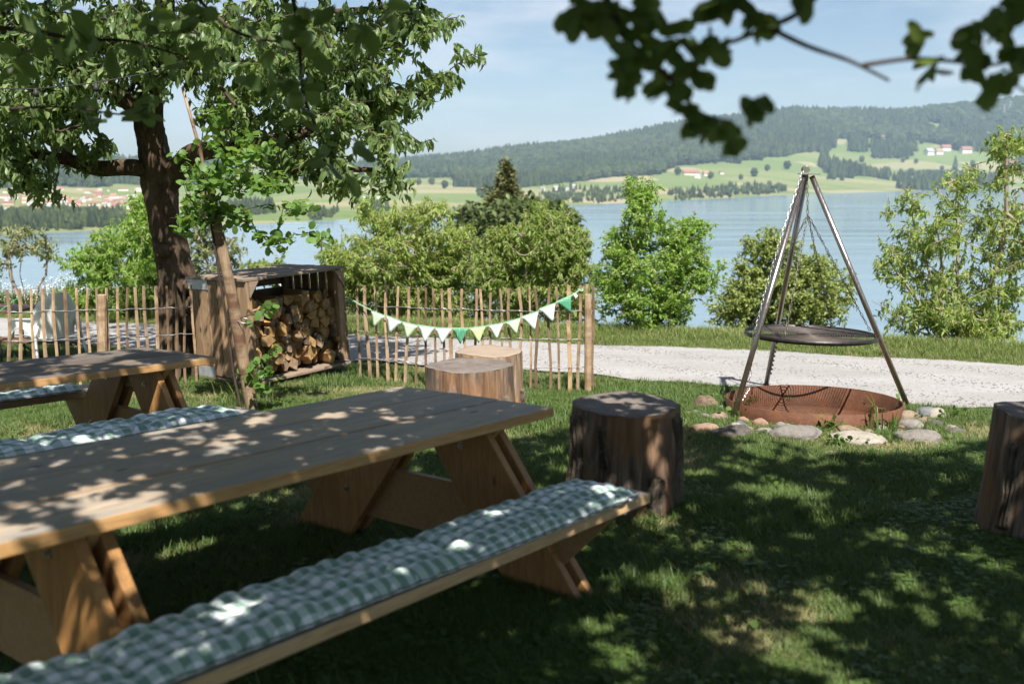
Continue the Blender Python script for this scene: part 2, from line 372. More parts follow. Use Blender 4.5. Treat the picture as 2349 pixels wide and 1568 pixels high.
# ------------------------------------------------------------------ ground
def ground_mat():
    t = NT('lawn_soil'); v = t.coords((1, 1, 1)); n = t.noise(v, 3.5, 7, 0.6); n2 = t.noise(v, 40, 5, 0.7)
    c = t.ramp(n, [(0.3, (0.045, 0.065, 0.02)), (0.6, (0.075, 0.095, 0.03)), (0.78, (0.14, 0.13, 0.06))])
    c = t.mix(0.45, c, t.ramp(n2, [(0.3, (0.03, 0.035, 0.014)), (0.7, (0.13, 0.14, 0.055))])); t.bump(n2, 0.6, 0.02)
    return t.base(c, 0.95, 0.1)
M['soil'] = ground_mat()
def gravel_mat():
    t = NT('pale_gravel'); v = t.coords((1, 1, 1)); vo = t.node('ShaderNodeTexVoronoi'); vo.inputs['Scale'].default_value = 70; t.link(v, vo.inputs['Vector'])
    n = t.noise(v, 1.1, 6, 0.6); n2 = t.noise(v, 25, 4, 0.7)
    c = t.ramp(vo.outputs['Color'], [(0.1, (0.21, 0.207, 0.205)), (0.9, (0.37, 0.365, 0.362))])
    c = t.mix(0.5, c, t.ramp(n, [(0.3, (0.25, 0.246, 0.243)), (0.7, (0.375, 0.37, 0.366))]))
    c = t.mix(0.25, c, t.ramp(n2, [(0.3, (0.18, 0.17, 0.16)), (0.7, (0.50, 0.48, 0.46))]))
    tr_ = t.noise(t.coords((0.35, 1.6, 1)), 1.6, 5, 0.6); c = t.mix(t.ramp(tr_, [(0.38, 0.0), (0.66, 0.75)]), c, (0.25, 0.24, 0.225)); t.bump(t.mix(0.5, vo.outputs['Distance'], n2), 0.7, 0.012); return t.base(c, 0.95, 0.15)
M['gravel'] = gravel_mat()
def grid_sheet(name, xs, ys, zf, mat, kind='structure'):
    X, Y = np.meshgrid(xs, ys); Z = zf(X, Y); V = np.stack([X, Y, Z], -1).reshape(-1, 3); nx, ny = len(xs), len(ys)
    i = np.arange((nx - 1) * (ny - 1)); r, c = i // (nx - 1), i % (nx - 1); a = r * nx + c
    o = link_mesh(name, np_mesh(name, V, np.stack([a, a + 1, a + nx + 1, a + nx], 1), 4, [mat])); o['kind'] = kind; return o
xs = np.concatenate([np.linspace(-120, -12, 20)[:-1], np.linspace(-12, 1.5, 55)[:-1], np.linspace(1.5, 4.0, 51)[:-1], np.linspace(4.0, 12, 33), np.linspace(12, 120, 20)[1:]])
ys = np.concatenate([np.linspace(-30, 0, 13)[:-1], np.linspace(0, 7, 36)[:-1], np.linspace(7, 10, 61)[:-1], np.linspace(10, 22, 61), np.linspace(22, 190, 40)[1:]])
BOWL_C = G(1865, 915, 0.12); BOWL_R = 200 * BOWL_C[1] / F
def lumps(x, y): return 0.012 * np.sin(x * 2.1 + 0.7 * y) * np.cos(y * 1.7 - 0.4 * x) + 0.006 * np.sin(5.1 * x + 1.3) * np.sin(4.3 * y)
def lawn_z(X, Y): return hill_z(X, Y) + lumps(X, Y) * (Y < 12) - 0.010 - 0.23 * (np.hypot(X - BOWL_C[0], Y - BOWL_C[1]) < BOWL_R + 0.03)
grid_sheet('lawn', xs, ys, lawn_z, M['soil'])
# the path: a sheet with ragged edges lying in the lawn
n = 260; us = np.linspace(-11, 9.5, n)
ne = near_y(us) + 0.07 * np.sin(us * 3.1) + 0.05 * np.sin(us * 7.7 + 1) + rng.normal(0, 0.018, n); fe = far_y(us) + 0.06 * np.sin(us * 2.3 + 2) + rng.normal(0, 0.018, n)
rows = 14; V = []
for k in range(rows):
    w = k / (rows - 1); y = ne * (1 - w) + fe * w
    crown = 0.016 + 0.022 * math.sin(math.pi * w)
    V.append(np.stack([us, y, gz(us, y) + crown + 0.004 * np.sin(us * 4 + k)], 1))
V = np.concatenate(V); i = np.arange((n - 1) * (rows - 1)); r, c = i // (n - 1), i % (n - 1); a = r * n + c
po = link_mesh('gravel_path', np_mesh('gravel_path', V, np.stack([a, a + 1, a + n + 1, a + n], 1), 4, [M['gravel']])); po['kind'] = 'structure'

# ------------------------------------------------------------------ scatter (stuff only): points that carry clump meshes
def scatter(name, pts, rotz, scl, idx, coll, label, cat, tilt=None, kind='stuff'):
    n = len(pts); me = bpy.data.meshes.new(name); me.vertices.add(n); me.vertices.foreach_set('co', np.asarray(pts, np.float32).ravel())
    rot = np.zeros((n, 3), np.float32); rot[:, 2] = rotz
    if tilt is not None: rot[:, :2] = tilt
    a = me.attributes.new('rot', 'FLOAT_VECTOR', 'POINT'); a.data.foreach_set('vector', rot.ravel())
    sc3 = np.asarray(scl, np.float32)
    if sc3.ndim == 1: sc3 = np.repeat(sc3[:, None], 3, 1)
    a = me.attributes.new('scl', 'FLOAT_VECTOR', 'POINT'); a.data.foreach_set('vector', np.ascontiguousarray(sc3).ravel())
    a = me.attributes.new('idx', 'INT', 'POINT'); a.data.foreach_set('value', np.asarray(idx, np.int32))
    me.update(); o = bpy.data.objects.new(name, me); COL.objects.link(o)
    ng = bpy.data.node_groups.new(name + '_scatter', 'GeometryNodeTree')
    ng.interface.new_socket('Geometry', in_out='INPUT', socket_type='NodeSocketGeometry'); ng.interface.new_socket('Geometry', in_out='OUTPUT', socket_type='NodeSocketGeometry')
    N = ng.nodes; gi = N.new('NodeGroupInput'); go = N.new('NodeGroupOutput'); iop = N.new('GeometryNodeInstanceOnPoints'); ci = N.new('GeometryNodeCollectionInfo')
    ci.inputs['Collection'].default_value = coll; ci.inputs['Separate Children'].default_value = True; ci.inputs['Reset Children'].default_value = True
    iop.inputs['Pick Instance'].default_value = True
    def attr(nm, typ):
        q = N.new('GeometryNodeInputNamedAttribute'); q.data_type = typ; q.inputs['Name'].default_value = nm; return q.outputs['Attribute']
    e2r = N.new('FunctionNodeEulerToRotation'); ng.links.new(attr('rot', 'FLOAT_VECTOR'), e2r.inputs[0])
    ng.links.new(gi.outputs[0], iop.inputs['Points']); ng.links.new(ci.outputs[0], iop.inputs['Instance'])
    ng.links.new(e2r.outputs[0], iop.inputs['Rotation']); ng.links.new(attr('scl', 'FLOAT_VECTOR'), iop.inputs['Scale']); ng.links.new(attr('idx', 'INT'), iop.inputs['Instance Index'])
    ng.links.new(iop.outputs[0], go.inputs[0])
    md = o.modifiers.new('scatter', 'NODES'); md.node_group = ng
    return tag(o, label, cat, kind=kind)
def clump_coll(name, meshes):
    c = bpy.data.collections.new(name)
    for k, me in enumerate(meshes): c.objects.link(bpy.data.objects.new('%s_%02d' % (name, k), me))
    return c
def blades(name, nb, rad, h, wdt, mat, lean=0.5, seed=0, flat=0.0):
    g = np.random.default_rng(seed); V = []; Fc = []; T = []
    for b in range(nb):
        a = g.uniform(0, 6.28); r = rad * math.sqrt(g.uniform()); p = np.array([r * math.cos(a), r * math.sin(a), -0.01])
        hh = h * g.uniform(0.5, 1.15); d = g.uniform(0, 6.28); L = lean * g.uniform(0.2, 1.4) * hh
        dv = np.array([math.cos(d), math.sin(d), 0]); sd = np.array([-dv[1], dv[0], 0]) * wdt * g.uniform(0.6, 1.3) / 2
        fl = g.uniform() < flat
        up = np.array([0, 0, hh * (0.25 if fl else 1.0)]); L = L * (2.0 if fl else 1.0)
        m = p + up * 0.55 + dv * L * 0.3; tpt = p + up * 0.97 + dv * L
        k = len(V); V += [p - sd, p + sd, m - sd * 0.8, m + sd * 0.8, tpt]; Fc += [(k, k + 1, k + 3), (k, k + 3, k + 2), (k + 2, k + 3, k + 4)]; T += [g.uniform()] * 5
    return np_mesh(name, V, Fc, 3, [mat], True, {'tint': ('POINT', T)})
def clover(name, seed):
    g = np.random.default_rng(seed); B = [(0, 0, 0), (-.5, .5, .08), (0, .55, 0), (.5, .5, .08), (0, 1, .02)]; V = []; Fc = []; T = []
    for k in range(16):
        a = g.uniform(0, 6.28); r = .06 * math.sqrt(g.uniform()); c = np.array([r * math.cos(a), r * math.sin(a), g.uniform(.012, .045)]); b0 = g.uniform(0, 6.28); L = g.uniform(.010, .019)
        for q in range(3):
            b = b0 + q * 2.09; d = np.array([math.cos(b), math.sin(b), 0]); s_ = np.array([-d[1], d[0], 0]); m = len(V); V += [c + (s_ * x + d * y + np.array([0, 0, z])) * L for x, y, z in B]; Fc += [(m, m + 1, m + 2), (m, m + 2, m + 3), (m + 1, m + 4, m + 2), (m + 2, m + 4, m + 3)]; T += [g.uniform()] * 5
    return np_mesh(name, V, Fc, 3, [M['weed']], True, {'tint': ('POINT', T)})
lawn_coll = clump_coll('lawn_clump', [blades('lc%d' % k, 46, 0.055, 0.055, 0.0042, M['grass'], 0.8, k) for k in range(5)] +
    [blades('lt%d' % k, 26, 0.05, 0.085, 0.0048, M['grass'], 0.7, 20 + k) for k in range(2)] + [blades('ld%d' % k, 30, 0.06, 0.05, 0.0032, M['grass_dry'], 1.3, 30 + k, 0.6) for k in range(2)] + [clover('lv%d' % k, 40 + k) for k in range(2)])
def vnoise(x, y, s, seed):
    """cheap smooth value noise"""
    g = np.random.default_rng(seed); T = g.uniform(0, 1, (64, 64)); X = x * s; Y = y * s; i = np.floor(X).astype(int); j = np.floor(Y).astype(int)
    u = X - i; w = Y - j; u = u * u * (3 - 2 * u); w = w * w * (3 - 2 * w)
    g0 = lambda a, b: T[a % 64, b % 64]
    return (g0(i, j) * (1 - u) + g0(i + 1, j) * u) * (1 - w) + (g0(i, j + 1) * (1 - u) + g0(i + 1, j + 1) * u) * w
def in_view(x, y, z, m=60):
    Y = (y * cp - (z - CAMZ) * sp); X = x; Zc = (y * sp + (z - CAMZ) * cp)
    px = CX + F * X / np.maximum(Y, 0.01); py = CY - F * Zc / np.maximum(Y, 0.01)
    return (Y > 0.1) & (px > -m) & (px < 2349 + m) & (py < 1568 + m), px, py
N0 = 84000
yy = 2.9 + (13.6 - 2.9) * rng.uniform(0, 1, N0) ** 1.25; xx = rng.uniform(-6.0, 6.0, N0) * (yy / 9.5 + 0.1)
ok, px_, py_ = in_view(xx, yy, gz(xx, yy)); ok &= yy < near_y(xx) - 0.02 + 0.10 * rng.normal(0, 1, N0) * 0.6
ok &= np.hypot(xx - BOWL_C[0], yy - BOWL_C[1]) > 0.74
xx, yy = xx[ok], yy[ok]; nn = len(xx)
dry = vnoise(xx, yy, 1.1, 3) * 0.6 + vnoise(xx, yy, 3.3, 4) * 0.4 + rng.normal(0, 0.10, nn) + 0.13 * np.clip((yy - 6.2) / 1.2, 0, 1)  # dry patches by noise; extra dry clumps farther back paint in the sunlit band
tall = vnoise(xx, yy, 1.7, 5) + rng.normal(0, 0.1, nn)
idx = rng.integers(0, 5, nn); idx = np.where(tall > 0.72, rng.integers(5, 7, nn), idx); idx = np.where(rng.uniform(0, 1, nn) < np.clip((vnoise(xx, yy, 2.1, 41) - .5) * .5, 0, .14), 9 + rng.integers(0, 2, nn), idx); idx = np.where(dry > 0.685, rng.integers(7, 9, nn), idx)
near_edge = np.clip((near_y(xx) - yy) / 0.3, 0.45, 1)
scatter('grass', np.stack([xx, yy, gz(xx, yy) + lumps(xx, yy)], 1), rng.uniform(0, 6.28, nn), rng.uniform(0.75, 1.3, nn) * near_edge, idx, lawn_coll,
        'short green lawn grass around the tables and stumps with dry patches, and straw clumps as painted sun at the back', 'grass')
# verge beyond the path, with the meadow at its left end
verge_coll = clump_coll('verge_clump', [blades('vc%d' % k, 40, 0.09, 0.11, 0.006, M['verge'], 0.7, 50 + k) for k in range(4)] +
    [blades('vd%d' % k, 30, 0.09, 0.10, 0.005, M['grass_dry'], 0.9, 60 + k) for k in range(1)])
def flower_clump(seed):
    g = np.random.default_rng(seed); mb = MB()
    for k in range(10):
        p = g.uniform(-0.22, 0.22, 3); h = g.uniform(0.25, 0.6)
        mb.tube([(p[0], p[1], -0.02), (p[0] + 0.03, p[1], h)], 0.004, 3, 0)
        for q in range(5):
            c = Vector((p[0] + 0.03 + g.uniform(-0.05, 0.05), p[1] + g.uniform(-0.05, 0.05), h + g.uniform(-0.04, 0.05)))
            s = g.uniform(0.008, 0.014); mb.add([c + Vector((s, 0, 0)), c + Vector((0, s, 0.004)), c + Vector((-s, 0, 0)), c + Vector((0, -s, 0.004)), c + Vector((0, 0, s))], [(0, 1, 4), (1, 2, 4), (2, 3, 4), (3, 0, 4), (3, 2, 1, 0)], 1)
    return mb.mesh('fc%d' % seed, [M['verge'], M['flower']])
N1 = 15000; xx = rng.uniform(-10, 8.5, N1); t_ = rng.uniform(-0.08, 2.6, N1); yy = far_y(xx) + t_ + rng.normal(0, 0.03, N1)
keep = rng.uniform(0, 1, N1) < np.clip(1.2 - t_ * 0.32, 0.2, 1); xx, yy, t_ = xx[keep], yy[keep], t_[keep]; nn = len(xx)
scatter('verge_grass', np.stack([xx, yy, hill_z(xx, yy)], 1), rng.uniform(0, 6.28, nn), rng.uniform(0.7, 1.35, nn) * np.clip(0.55 + t_ * 0.9, 0.5, 1.5), np.where(rng.uniform(0, 1, nn) < 0.16, 4, rng.integers(0, 4, nn)), verge_coll,
        'longer green grass on the verge beyond the gravel path', 'grass')
mead_coll = clump_coll('meadow_clump', [blades('mc%d' % k, 34, 0.16, 0.42, 0.008, M['verge'], 0.5, 70 + k) for k in range(3)] + [flower_clump(k) for k in range(3)])
N2 = 1700; xx = rng.uniform(-11, -3.6, N2); yy = far_y(xx) + rng.uniform(0.45, 3.4, N2)
scatter('flower_meadow', np.stack([xx, yy, hill_z(xx, yy)], 1), rng.uniform(0, 6.28, N2), rng.uniform(0.6, 1.1, N2), np.where(rng.uniform(0, 1, N2) < 0.13, rng.integers(3, 6, N2), rng.integers(0, 3, N2)), mead_coll,
        'tall meadow with white flowers behind the white chair', 'meadow')
# loose gravel crumbs on the path
def pebble(seed):
    g = np.random.default_rng(seed); bm = bmesh.new(); bmesh.ops.create_icosphere(bm, subdivisions=1, radius=1)
    for v in bm.verts: v.co = Vector((v.co.x * 1.2, v.co.y, v.co.z * 0.7)) * g.uniform(0.75, 1.15)
    me = bpy.data.meshes.new('peb'); bm.to_mesh(me); bm.free(); me.materials.append(M['gravel']); return me
peb_coll = clump_coll('pebble', [pebble(k) for k in range(4)])
N3 = 9000; xx = rng.uniform(-7, 6, N3); w = rng.uniform(0, 1, N3); yy = near_y(xx) * (1 - w) + far_y(xx) * w
scatter('gravel', np.stack([xx, yy, gz(xx, yy) + 0.016 + 0.022 * np.sin(math.pi * w)], 1), rng.uniform(0, 6.28, N3), rng.uniform(0.004, 0.013, N3), rng.integers(0, 4, N3), peb_coll, 'loose pale gravel stones lying on the path', 'gravel')

# ------------------------------------------------------------------ lake, far shore, hills
def water_mat():
    t = NT('lake_water'); v = t.coords((0.05, 0.16, 1)); n = t.noise(v, 3.0, 6, 0.6); n3 = t.noise(t.coords((0.004, 0.03, 1)), 1.2, 4, 0.6)
    t.b.inputs['IOR'].default_value = 1.33
    m = t.base(t.ramp(n3, [(0.35, (0.15, 0.215, 0.25)), (0.65, (0.19, 0.26, 0.29))]), t.ramp(n3, [(0.4, 0.10), (0.62, 0.24)]), 0.5)
    t.bump(n, 0.035, 0.15); return m
M['water'] = water_mat()
lk = MB(); lk.add([(-9000, 40, LAKE), (9000, 40, LAKE), (9000, 7000, LAKE), (-9000, 7000, LAKE)], [(0, 1, 2, 3)])
tag(lk.build('lake', M['water']), kind='structure')
SH = np.array([(-2600, 575), (0, 538), (230, 528), (430, 520), (720, 507), (830, 500), (1000, 490), (1290, 472), (1600, 458), (1800, 447), (2080, 438), (2349, 432), (4900, 425)], float)
SK = np.array([(-2600, 350), (0, 372), (330, 384), (700, 389), (900, 386), (1050, 376), (1170, 356), (1290, 345), (1400, 330), (1480, 314), (1580, 294), (1750, 276), (1800, 265), (1900, 266), (2050, 269), (2150, 255), (2250, 247), (2349, 236), (4900, 230)], float)
DRK = np.array([(-2600, 3000), (0, 3000), (1200, 3600), (2349, 4800), (4900, 4800)], float)
def slope_at(px, py):
    x = (px - CX) / F; y = -(py - CY) / F; ry = cp + y * sp; rz = -sp + y * cp
    return rz / np.hypot(x, ry), x / ry
def ter(px):
    px = np.asarray(px, float)
    s0, _ = slope_at(px, np.interp(px, SH[:, 0], SH[:, 1])); s1, _ = slope_at(px, np.interp(px, SK[:, 0], SK[:, 1]))
    Ds = (CAMZ - LAKE) / (-s0); Dr = np.interp(px, DRK[:, 0], DRK[:, 1]); zr = CAMZ + s1 * Dr
    return Ds, Dr, zr
def ter_z(px, d):
    Ds, Dr, zr = ter(px); t = (d - Ds) / (Dr - Ds)
    z = np.where(t < 0, LAKE + 40 * t, LAKE + 1.2 * np.clip(t * 60, 0, 1) + (zr - LAKE - 1.2) * np.clip(t, 0, 1) ** 1.7)
    z = z + np.clip(t, 0, 1) * (1 - np.clip(t, 0, 1)) * 26 * np.sin(px * 0.013 + d * 0.004) * np.sin(d * 0.0045 + px * 0.004)
    return np.where(t > 1, zr - (t - 1) * 260, z)
def az_xy(px, d):
    k = (px - CX) / F / (cp + (CY - 395) / F * sp); u = 1 / np.sqrt(1 + k * k); return k * u * d, u * d
def field_mat():
    t = NT('hill_fields'); v = t.coords((0.0042, 0.0068, 0.0)); vo = t.node('ShaderNodeTexVoronoi'); vo.inputs['Scale'].default_value = 1.0; t.link(v, vo.inputs['Vector'])
    sep = t.node('ShaderNodeSeparateColor'); t.link(vo.outputs['Color'], sep.inputs[0])
    c = t.ramp(sep.outputs[0], [(0.0, (0.10, 0.155, 0.045)), (0.3, (0.125, 0.18, 0.055)), (0.5, (0.18, 0.20, 0.08)), (0.62, (0.32, 0.265, 0.165)), (0.85, (0.115, 0.17, 0.05)), (1.0, (0.36, 0.29, 0.20))])
    n = t.noise(t.coords((0.02, 0.05, 0.0)), 1.0, 6, 0.6); c = t.mix(0.35, c, t.ramp(n, [(0.3, (0.10, 0.14, 0.05)), (0.7, (0.24, 0.24, 0.11))]))
    return t.base(c, 0.95, 0.05)
M['field'] = field_mat()
pxs = np.arange(-2500, 4900, 22.0); ts = np.concatenate([[-0.03, -0.01], np.linspace(0, 1, 64), [1.03, 1.1, 1.4, 2.0]])
PX, TT = np.meshgrid(pxs, ts); Ds, Dr, zr = ter(PX); DD = Ds + TT * (Dr - Ds); X, Y = az_xy(PX, DD); Z = ter_z(PX, DD)
V = np.stack([X, Y, Z], -1).reshape(-1, 3); nx, ny = len(pxs), len(ts); i = np.arange((nx - 1) * (ny - 1)); r, c = i // (nx - 1), i % (nx - 1); a = r * nx + c
tag(link_mesh('hills', np_mesh('hills', V, np.stack([a, a + 1, a + nx + 1, a + nx], 1), 4, [M['field']])), kind='structure')
# a second, more distant wooded ridge
M['far_wood'] = plain('far_wooded_ridge', (0.045, 0.065, 0.035), 0.95, 0.05, 0, 0.35, 0.02)
KR = np.array([(-2600, 352), (-200, 366), (300, 372), (600, 378), (880, 372), (920, 365), (950, 358), (990, 354), (1030, 361), (1060, 370), (1200, 380), (1300, 348), (1330, 326), (1350, 325), (1380, 335), (1500, 360), (2349, 330), (4900, 340)], float)
pk = np.arange(-2500, 4900, 9.0); kh = np.interp(pk, KR[:, 0], KR[:, 1]) - 2.0 * vnoise(pk, pk * 0, 0.07, 8) - 1.6 * vnoise(pk, pk * 0, 0.3, 9); V = []
for dd, f0 in ((5600, 0.0), (6300, 0.6), (7000, 1.0), (7600, 0.4)):
    sl, _ = slope_at(pk, kh); x, y = az_xy(pk, dd); V.append(np.stack([x, y, np.where(f0 > 0.9, CAMZ + sl * dd, LAKE + (CAMZ + sl * 7000 - LAKE) * f0)], 1))
V = np.concatenate(V); nx = len(pk); i = np.arange((nx - 1) * 3); r, c = i // (nx - 1), i % (nx - 1); a = r * nx + c
tag(link_mesh('distant_ridge', np_mesh('distant_ridge', V, np.stack([a, a + 1, a + nx + 1, a + nx], 1), 4, [M['far_wood']])), kind='structure')
# woods
def blob_tree(seed, h, w, conif=False):
    g = np.random.default_rng(seed); bm = bmesh.new(); bmesh.ops.create_icosphere(bm, subdivisions=3 if not conif else 2, radius=1.0)
    off = g.uniform(0, 50, 3)
    for v in bm.verts:
        p = np.array(v.co); nz_ = 0.5 * math.sin(4.1 * p[0] + off[0]) * math.sin(4.7 * p[1] + off[1]) + 0.5 * math.sin(7.3 * p[2] + off[2] + 3 * p[0]); q = 1 + 0.22 * nz_ + g.uniform(-0.13, 0.13)
        if conif:
            zz = (p[2] + 1) / 2; rr = (1 - zz) ** 0.8 + 0.06; a_ = math.atan2(p[1], p[0]); rr *= 1 + g.uniform(-0.3, 0.3)
            v.co = Vector((math.cos(a_) * rr * w / 2, math.sin(a_) * rr * w / 2, zz * h))
        else: v.co = Vector((p[0] * q * w / 2, p[1] * q * w / 2, h * 0.54 + p[2] * q * h * 0.46))
    me = bpy.data.meshes.new('far_tree'); bm.to_mesh(me); bm.free(); me.materials.append(M['far_leaf'])
    a = me.attributes.new('tint', 'FLOAT', 'FACE'); a.data.foreach_set('value', (g.uniform(0, 1) + g.uniform(0, 0.3, len(me.polygons))).astype(np.float32)); return me
FT = [blob_tree(k, 17, 13) for k in range(5)] + [blob_tree(10 + k, 22, 9, True) for k in range(4)]
wood_coll = clump_coll('far_tree', FT)
def inside(px, py, poly):
    r = np.zeros(len(px), bool); j = len(poly) - 1
    for i in range(len(poly)):
        xi, yi = poly[i]; xj, yj = poly[j]
        r ^= ((yi > py) != (yj > py)) & (px < (xj - xi) * (py - yi) / (yj - yi + 1e-9) + xi); j = i
    return r
def proj(x, y, z):
    Yc = y * cp - (z - CAMZ) * sp; Zc = y * sp + (z - CAMZ) * cp; return CX + F * x / Yc, CY - F * Zc / Yc
WOODS = [
 [(700, 400), (880, 385), (1050, 373), (1170, 352), (1290, 341), (1400, 326), (1480, 310), (1580, 290), (1750, 272), (1800, 261), (1900, 262), (2050, 265), (2150, 251), (2250, 243), (2349, 232), (2500, 228), (2500, 242), (2349, 252), (2250, 258), (2180, 268), (2110, 284), (2020, 294), (1960, 314), (1910, 320), (1905, 352), (1720, 366), (1692, 374), (1618, 378), (1545, 380), (1541, 393), (1481, 401), (1374, 409), (1262, 423), (1190, 433), (1045, 431), (1043, 410), (880, 411), (700, 415)],
 [(2020, 312), (2060, 294), (2130, 291), (2140, 304), (2160, 318), (2250, 303), (2349, 288), (2500, 285), (2500, 340), (2349, 338), (2280, 353), (2200, 348), (2150, 333), (2090, 322)],
 [(2160, 272), (2250, 266), (2349, 254), (2349, 278), (2290, 286), (2200, 291), (2165, 284)],
 [(1240, 446), (1300, 436), (1400, 438), (1480, 436), (1470, 459), (1330, 469), (1260, 470)], [(1530, 438), (1640, 434), (1790, 427), (1800, 443), (1640, 453), (1540, 460)],
 [(715, 480), (770, 480), (770, 503), (715, 506)], [(820, 466), (880, 462), (890, 485), (830, 494)], [(1100, 440), (1180, 436), (1190, 447), (1100, 452)],
 [(-300, 510), (0, 506), (120, 500), (250, 502), (400, 500), (400, 516), (250, 524), (130, 530), (0, 534), (-300, 545)], [(430, 480), (640, 470), (640, 490), (430, 505)],
 [(-300, 408), (0, 405), (330, 398), (520, 400), (520, 424), (330, 424), (200, 430), (0, 434), (-300, 438)], [(-300, 380), (0, 376), (330, 386), (500, 388), (500, 394), (300, 394), (0, 388), (-300, 390)],
 [(2330, 360), (2500, 350), (2500, 395), (2349, 402)], [(1990, 345), (2080, 338), (2110, 350), (2080, 368), (2000, 366)], [(1900, 392), (1960, 386), (1990, 400), (1940, 412), (1900, 408)]]
NP = 150000; cpx = rng.uniform(-300, 2500, NP); Ds, Dr, zr = ter(cpx); dd = np.sqrt(rng.uniform(0, 1, NP) * ((Dr * 1.02) ** 2 - Ds ** 2) + Ds ** 2); cz = ter_z(cpx, dd); x, y = az_xy(cpx, dd)
qx, qy = proj(x, y, cz); sel = np.zeros(NP, bool); rag = (vnoise(x, y, .012, 31) - .5) * 9 + (vnoise(x, y, .004, 32) - .5) * 5; qy = qy + rag; qx = qx + (vnoise(x, y, .01, 33) - .5) * 26
clus = (vnoise(x, y, .0065, 36) * .6 + vnoise(x, y, .02, 37) * .4 > .68) & (qx > 1880) & (rng.uniform(0, 1, NP) < .55)
small = np.ones(NP); thin = np.zeros(NP, bool)
for k, w in enumerate(WOODS):
    hit = inside(qx, qy, w); sel |= hit; thin |= hit & (k in (3, 4, 12, 13, 14)); small = np.where(hit & (k in (3, 4, 5, 6, 7)), .62, small)
cf = vnoise(x, y, 0.004, 12) + rng.normal(0, 0.15, NP); edge_ok = (sel & (rng.uniform(0, 1, NP) < np.where(thin, .16, .62))) | clus
x, y, cz, cf, small = x[edge_ok], y[edge_ok], cz[edge_ok], cf[edge_ok], small[edge_ok]; nn = len(x)
idx = np.where(cf > 0.5, rng.integers(5, 9, nn), rng.integers(0, 5, nn))
sc = np.stack([small, small, small], 1) * (rng.uniform(0.55, 1.4, nn) * np.clip(np.hypot(x, y) / 2300, 0.6, 1.6))[:, None]
scatter('woods', np.stack([x, y, cz - 1], 1), rng.uniform(0, 6.28, nn), sc, idx, wood_coll, 'dark mixed woods covering the hills across the lake', 'woods')
def on_hill(px, py):
    Ds, Dr, _ = ter(np.array([px])); d = np.linspace(Ds[0], Dr[0], 500); z = ter_z(np.full(500, float(px)), d); x, y = az_xy(np.full(500, float(px)), d); q, v = proj(x, y, z)
    k = int(np.argmin(np.abs(v - py))); return np.array([x[k], y[k], z[k]]), d[k]
LONE = [(1690, 372), (1760, 392), (1805, 388), (1630, 410), (1700, 412), (1730, 405), (1985, 398), (2030, 405), (2070, 372), (2100, 375), (1975, 372), (2050, 345), (2110, 330), (2160, 392), (2205, 405), (2230, 380), (2090, 405), (1310, 420), (1455, 418), (1555, 402), (960, 424), (990, 424), (1020, 432), (880, 430), (1640, 375), (2125, 415), (2180, 420), (1890, 372)]
for k, (px, py) in enumerate(LONE):
    p, d = on_hill(px, py); o = link_mesh('field_tree', FT[k % 5]); o.location = p; s = rng.uniform(0.7, 1.25) * d / 2600; o.scale = (s * 1.1, s * 1.1, s); o.rotation_euler.z = rng.uniform(0, 6)
    tag(o, 'small far tree standing alone in the fields across the lake', 'tree', 'lone trees in the far fields')
# far houses: walls and roof
RO = {'red': plain('red_tile_roof', (0.26, 0.135, 0.10), 0.8, 0.2), 'orange': plain('orange_tile_roof', (0.33, 0.19, 0.125), 0.8, 0.2), 'brown': plain('brown_tile_roof', (0.20, 0.12, 0.09), 0.8, 0.2), 'grey': plain('grey_roof', (0.33, 0.33, 0.34), 0.8, 0.2)}
WA = {'white': plain('white_house_wall', (0.78, 0.76, 0.72), 0.8, 0.2), 'cream': plain('cream_house_wall', (0.62, 0.55, 0.45), 0.8, 0.2), 'pink': plain('pinkish_house_wall', (0.60, 0.43, 0.36), 0.8, 0.2)}
_hm = {}
def house_mesh(lx, wall, roof):
    if (lx, wall, roof) not in _hm:
        w = MB(); w.prism([(-0.45, -0.4), (0.45, -0.4), (0.45, 0.55), (0, 0.92), (-0.45, 0.55)], -lx / 2, lx / 2); wm = w.mesh('house_wall', [WA[wall]])
        r = MB(); r.prism([(-0.55, 0.47), (0, 0.93), (0.55, 0.47), (0.55, 0.55), (0, 1.02), (-0.55, 0.55)], -lx / 2 - 0.08, lx / 2 + 0.08); _hm[(lx, wall, roof)] = (wm, r.mesh('house_roof', [RO[roof]]))
    return _hm[(lx, wall, roof)]
def house(px, py, size, lx, wall, roof, rz, label, group=None):
    p, d = on_hill(px, py); e = empty('house', p, (0, 0, rz), label, 'house', group); s = .82 * size * d / F; e.scale = (s, s, s)
    wm, rm = house_mesh(lx, wall, roof); link_mesh('wall', wm, e); link_mesh('roof', rm, e)
hg = np.random.default_rng(21); names = {'red': 'red', 'orange': 'orange', 'brown': 'brown', 'grey': 'grey'}
for k in range(150):
    px = hg.uniform(-20, 345); py = hg.uniform(434, 500); py = py if hg.uniform() < 0.8 else hg.uniform(455, 495)
    rf = hg.choice(['red', 'orange', 'brown', 'grey'], p=[0.36, 0.22, 0.22, 0.2]); wl_ = hg.choice(['white', 'cream', 'pink'], p=[0.62, 0.23, 0.15])
    house(px, py, hg.uniform(7, 11) * (0.75 + 0.4 * (py - 430) / 70), float(hg.choice([1.2, 1.8, 3.0])), wl_, rf, hg.uniform(-0.6, 0.6) + (1.57 if hg.uniform() < 0.25 else 0), 'small far %s house with a %s roof in the lakeside town' % (wl_, names[rf]), '%s houses with %s roofs in the far town' % (wl_, names[rf]))
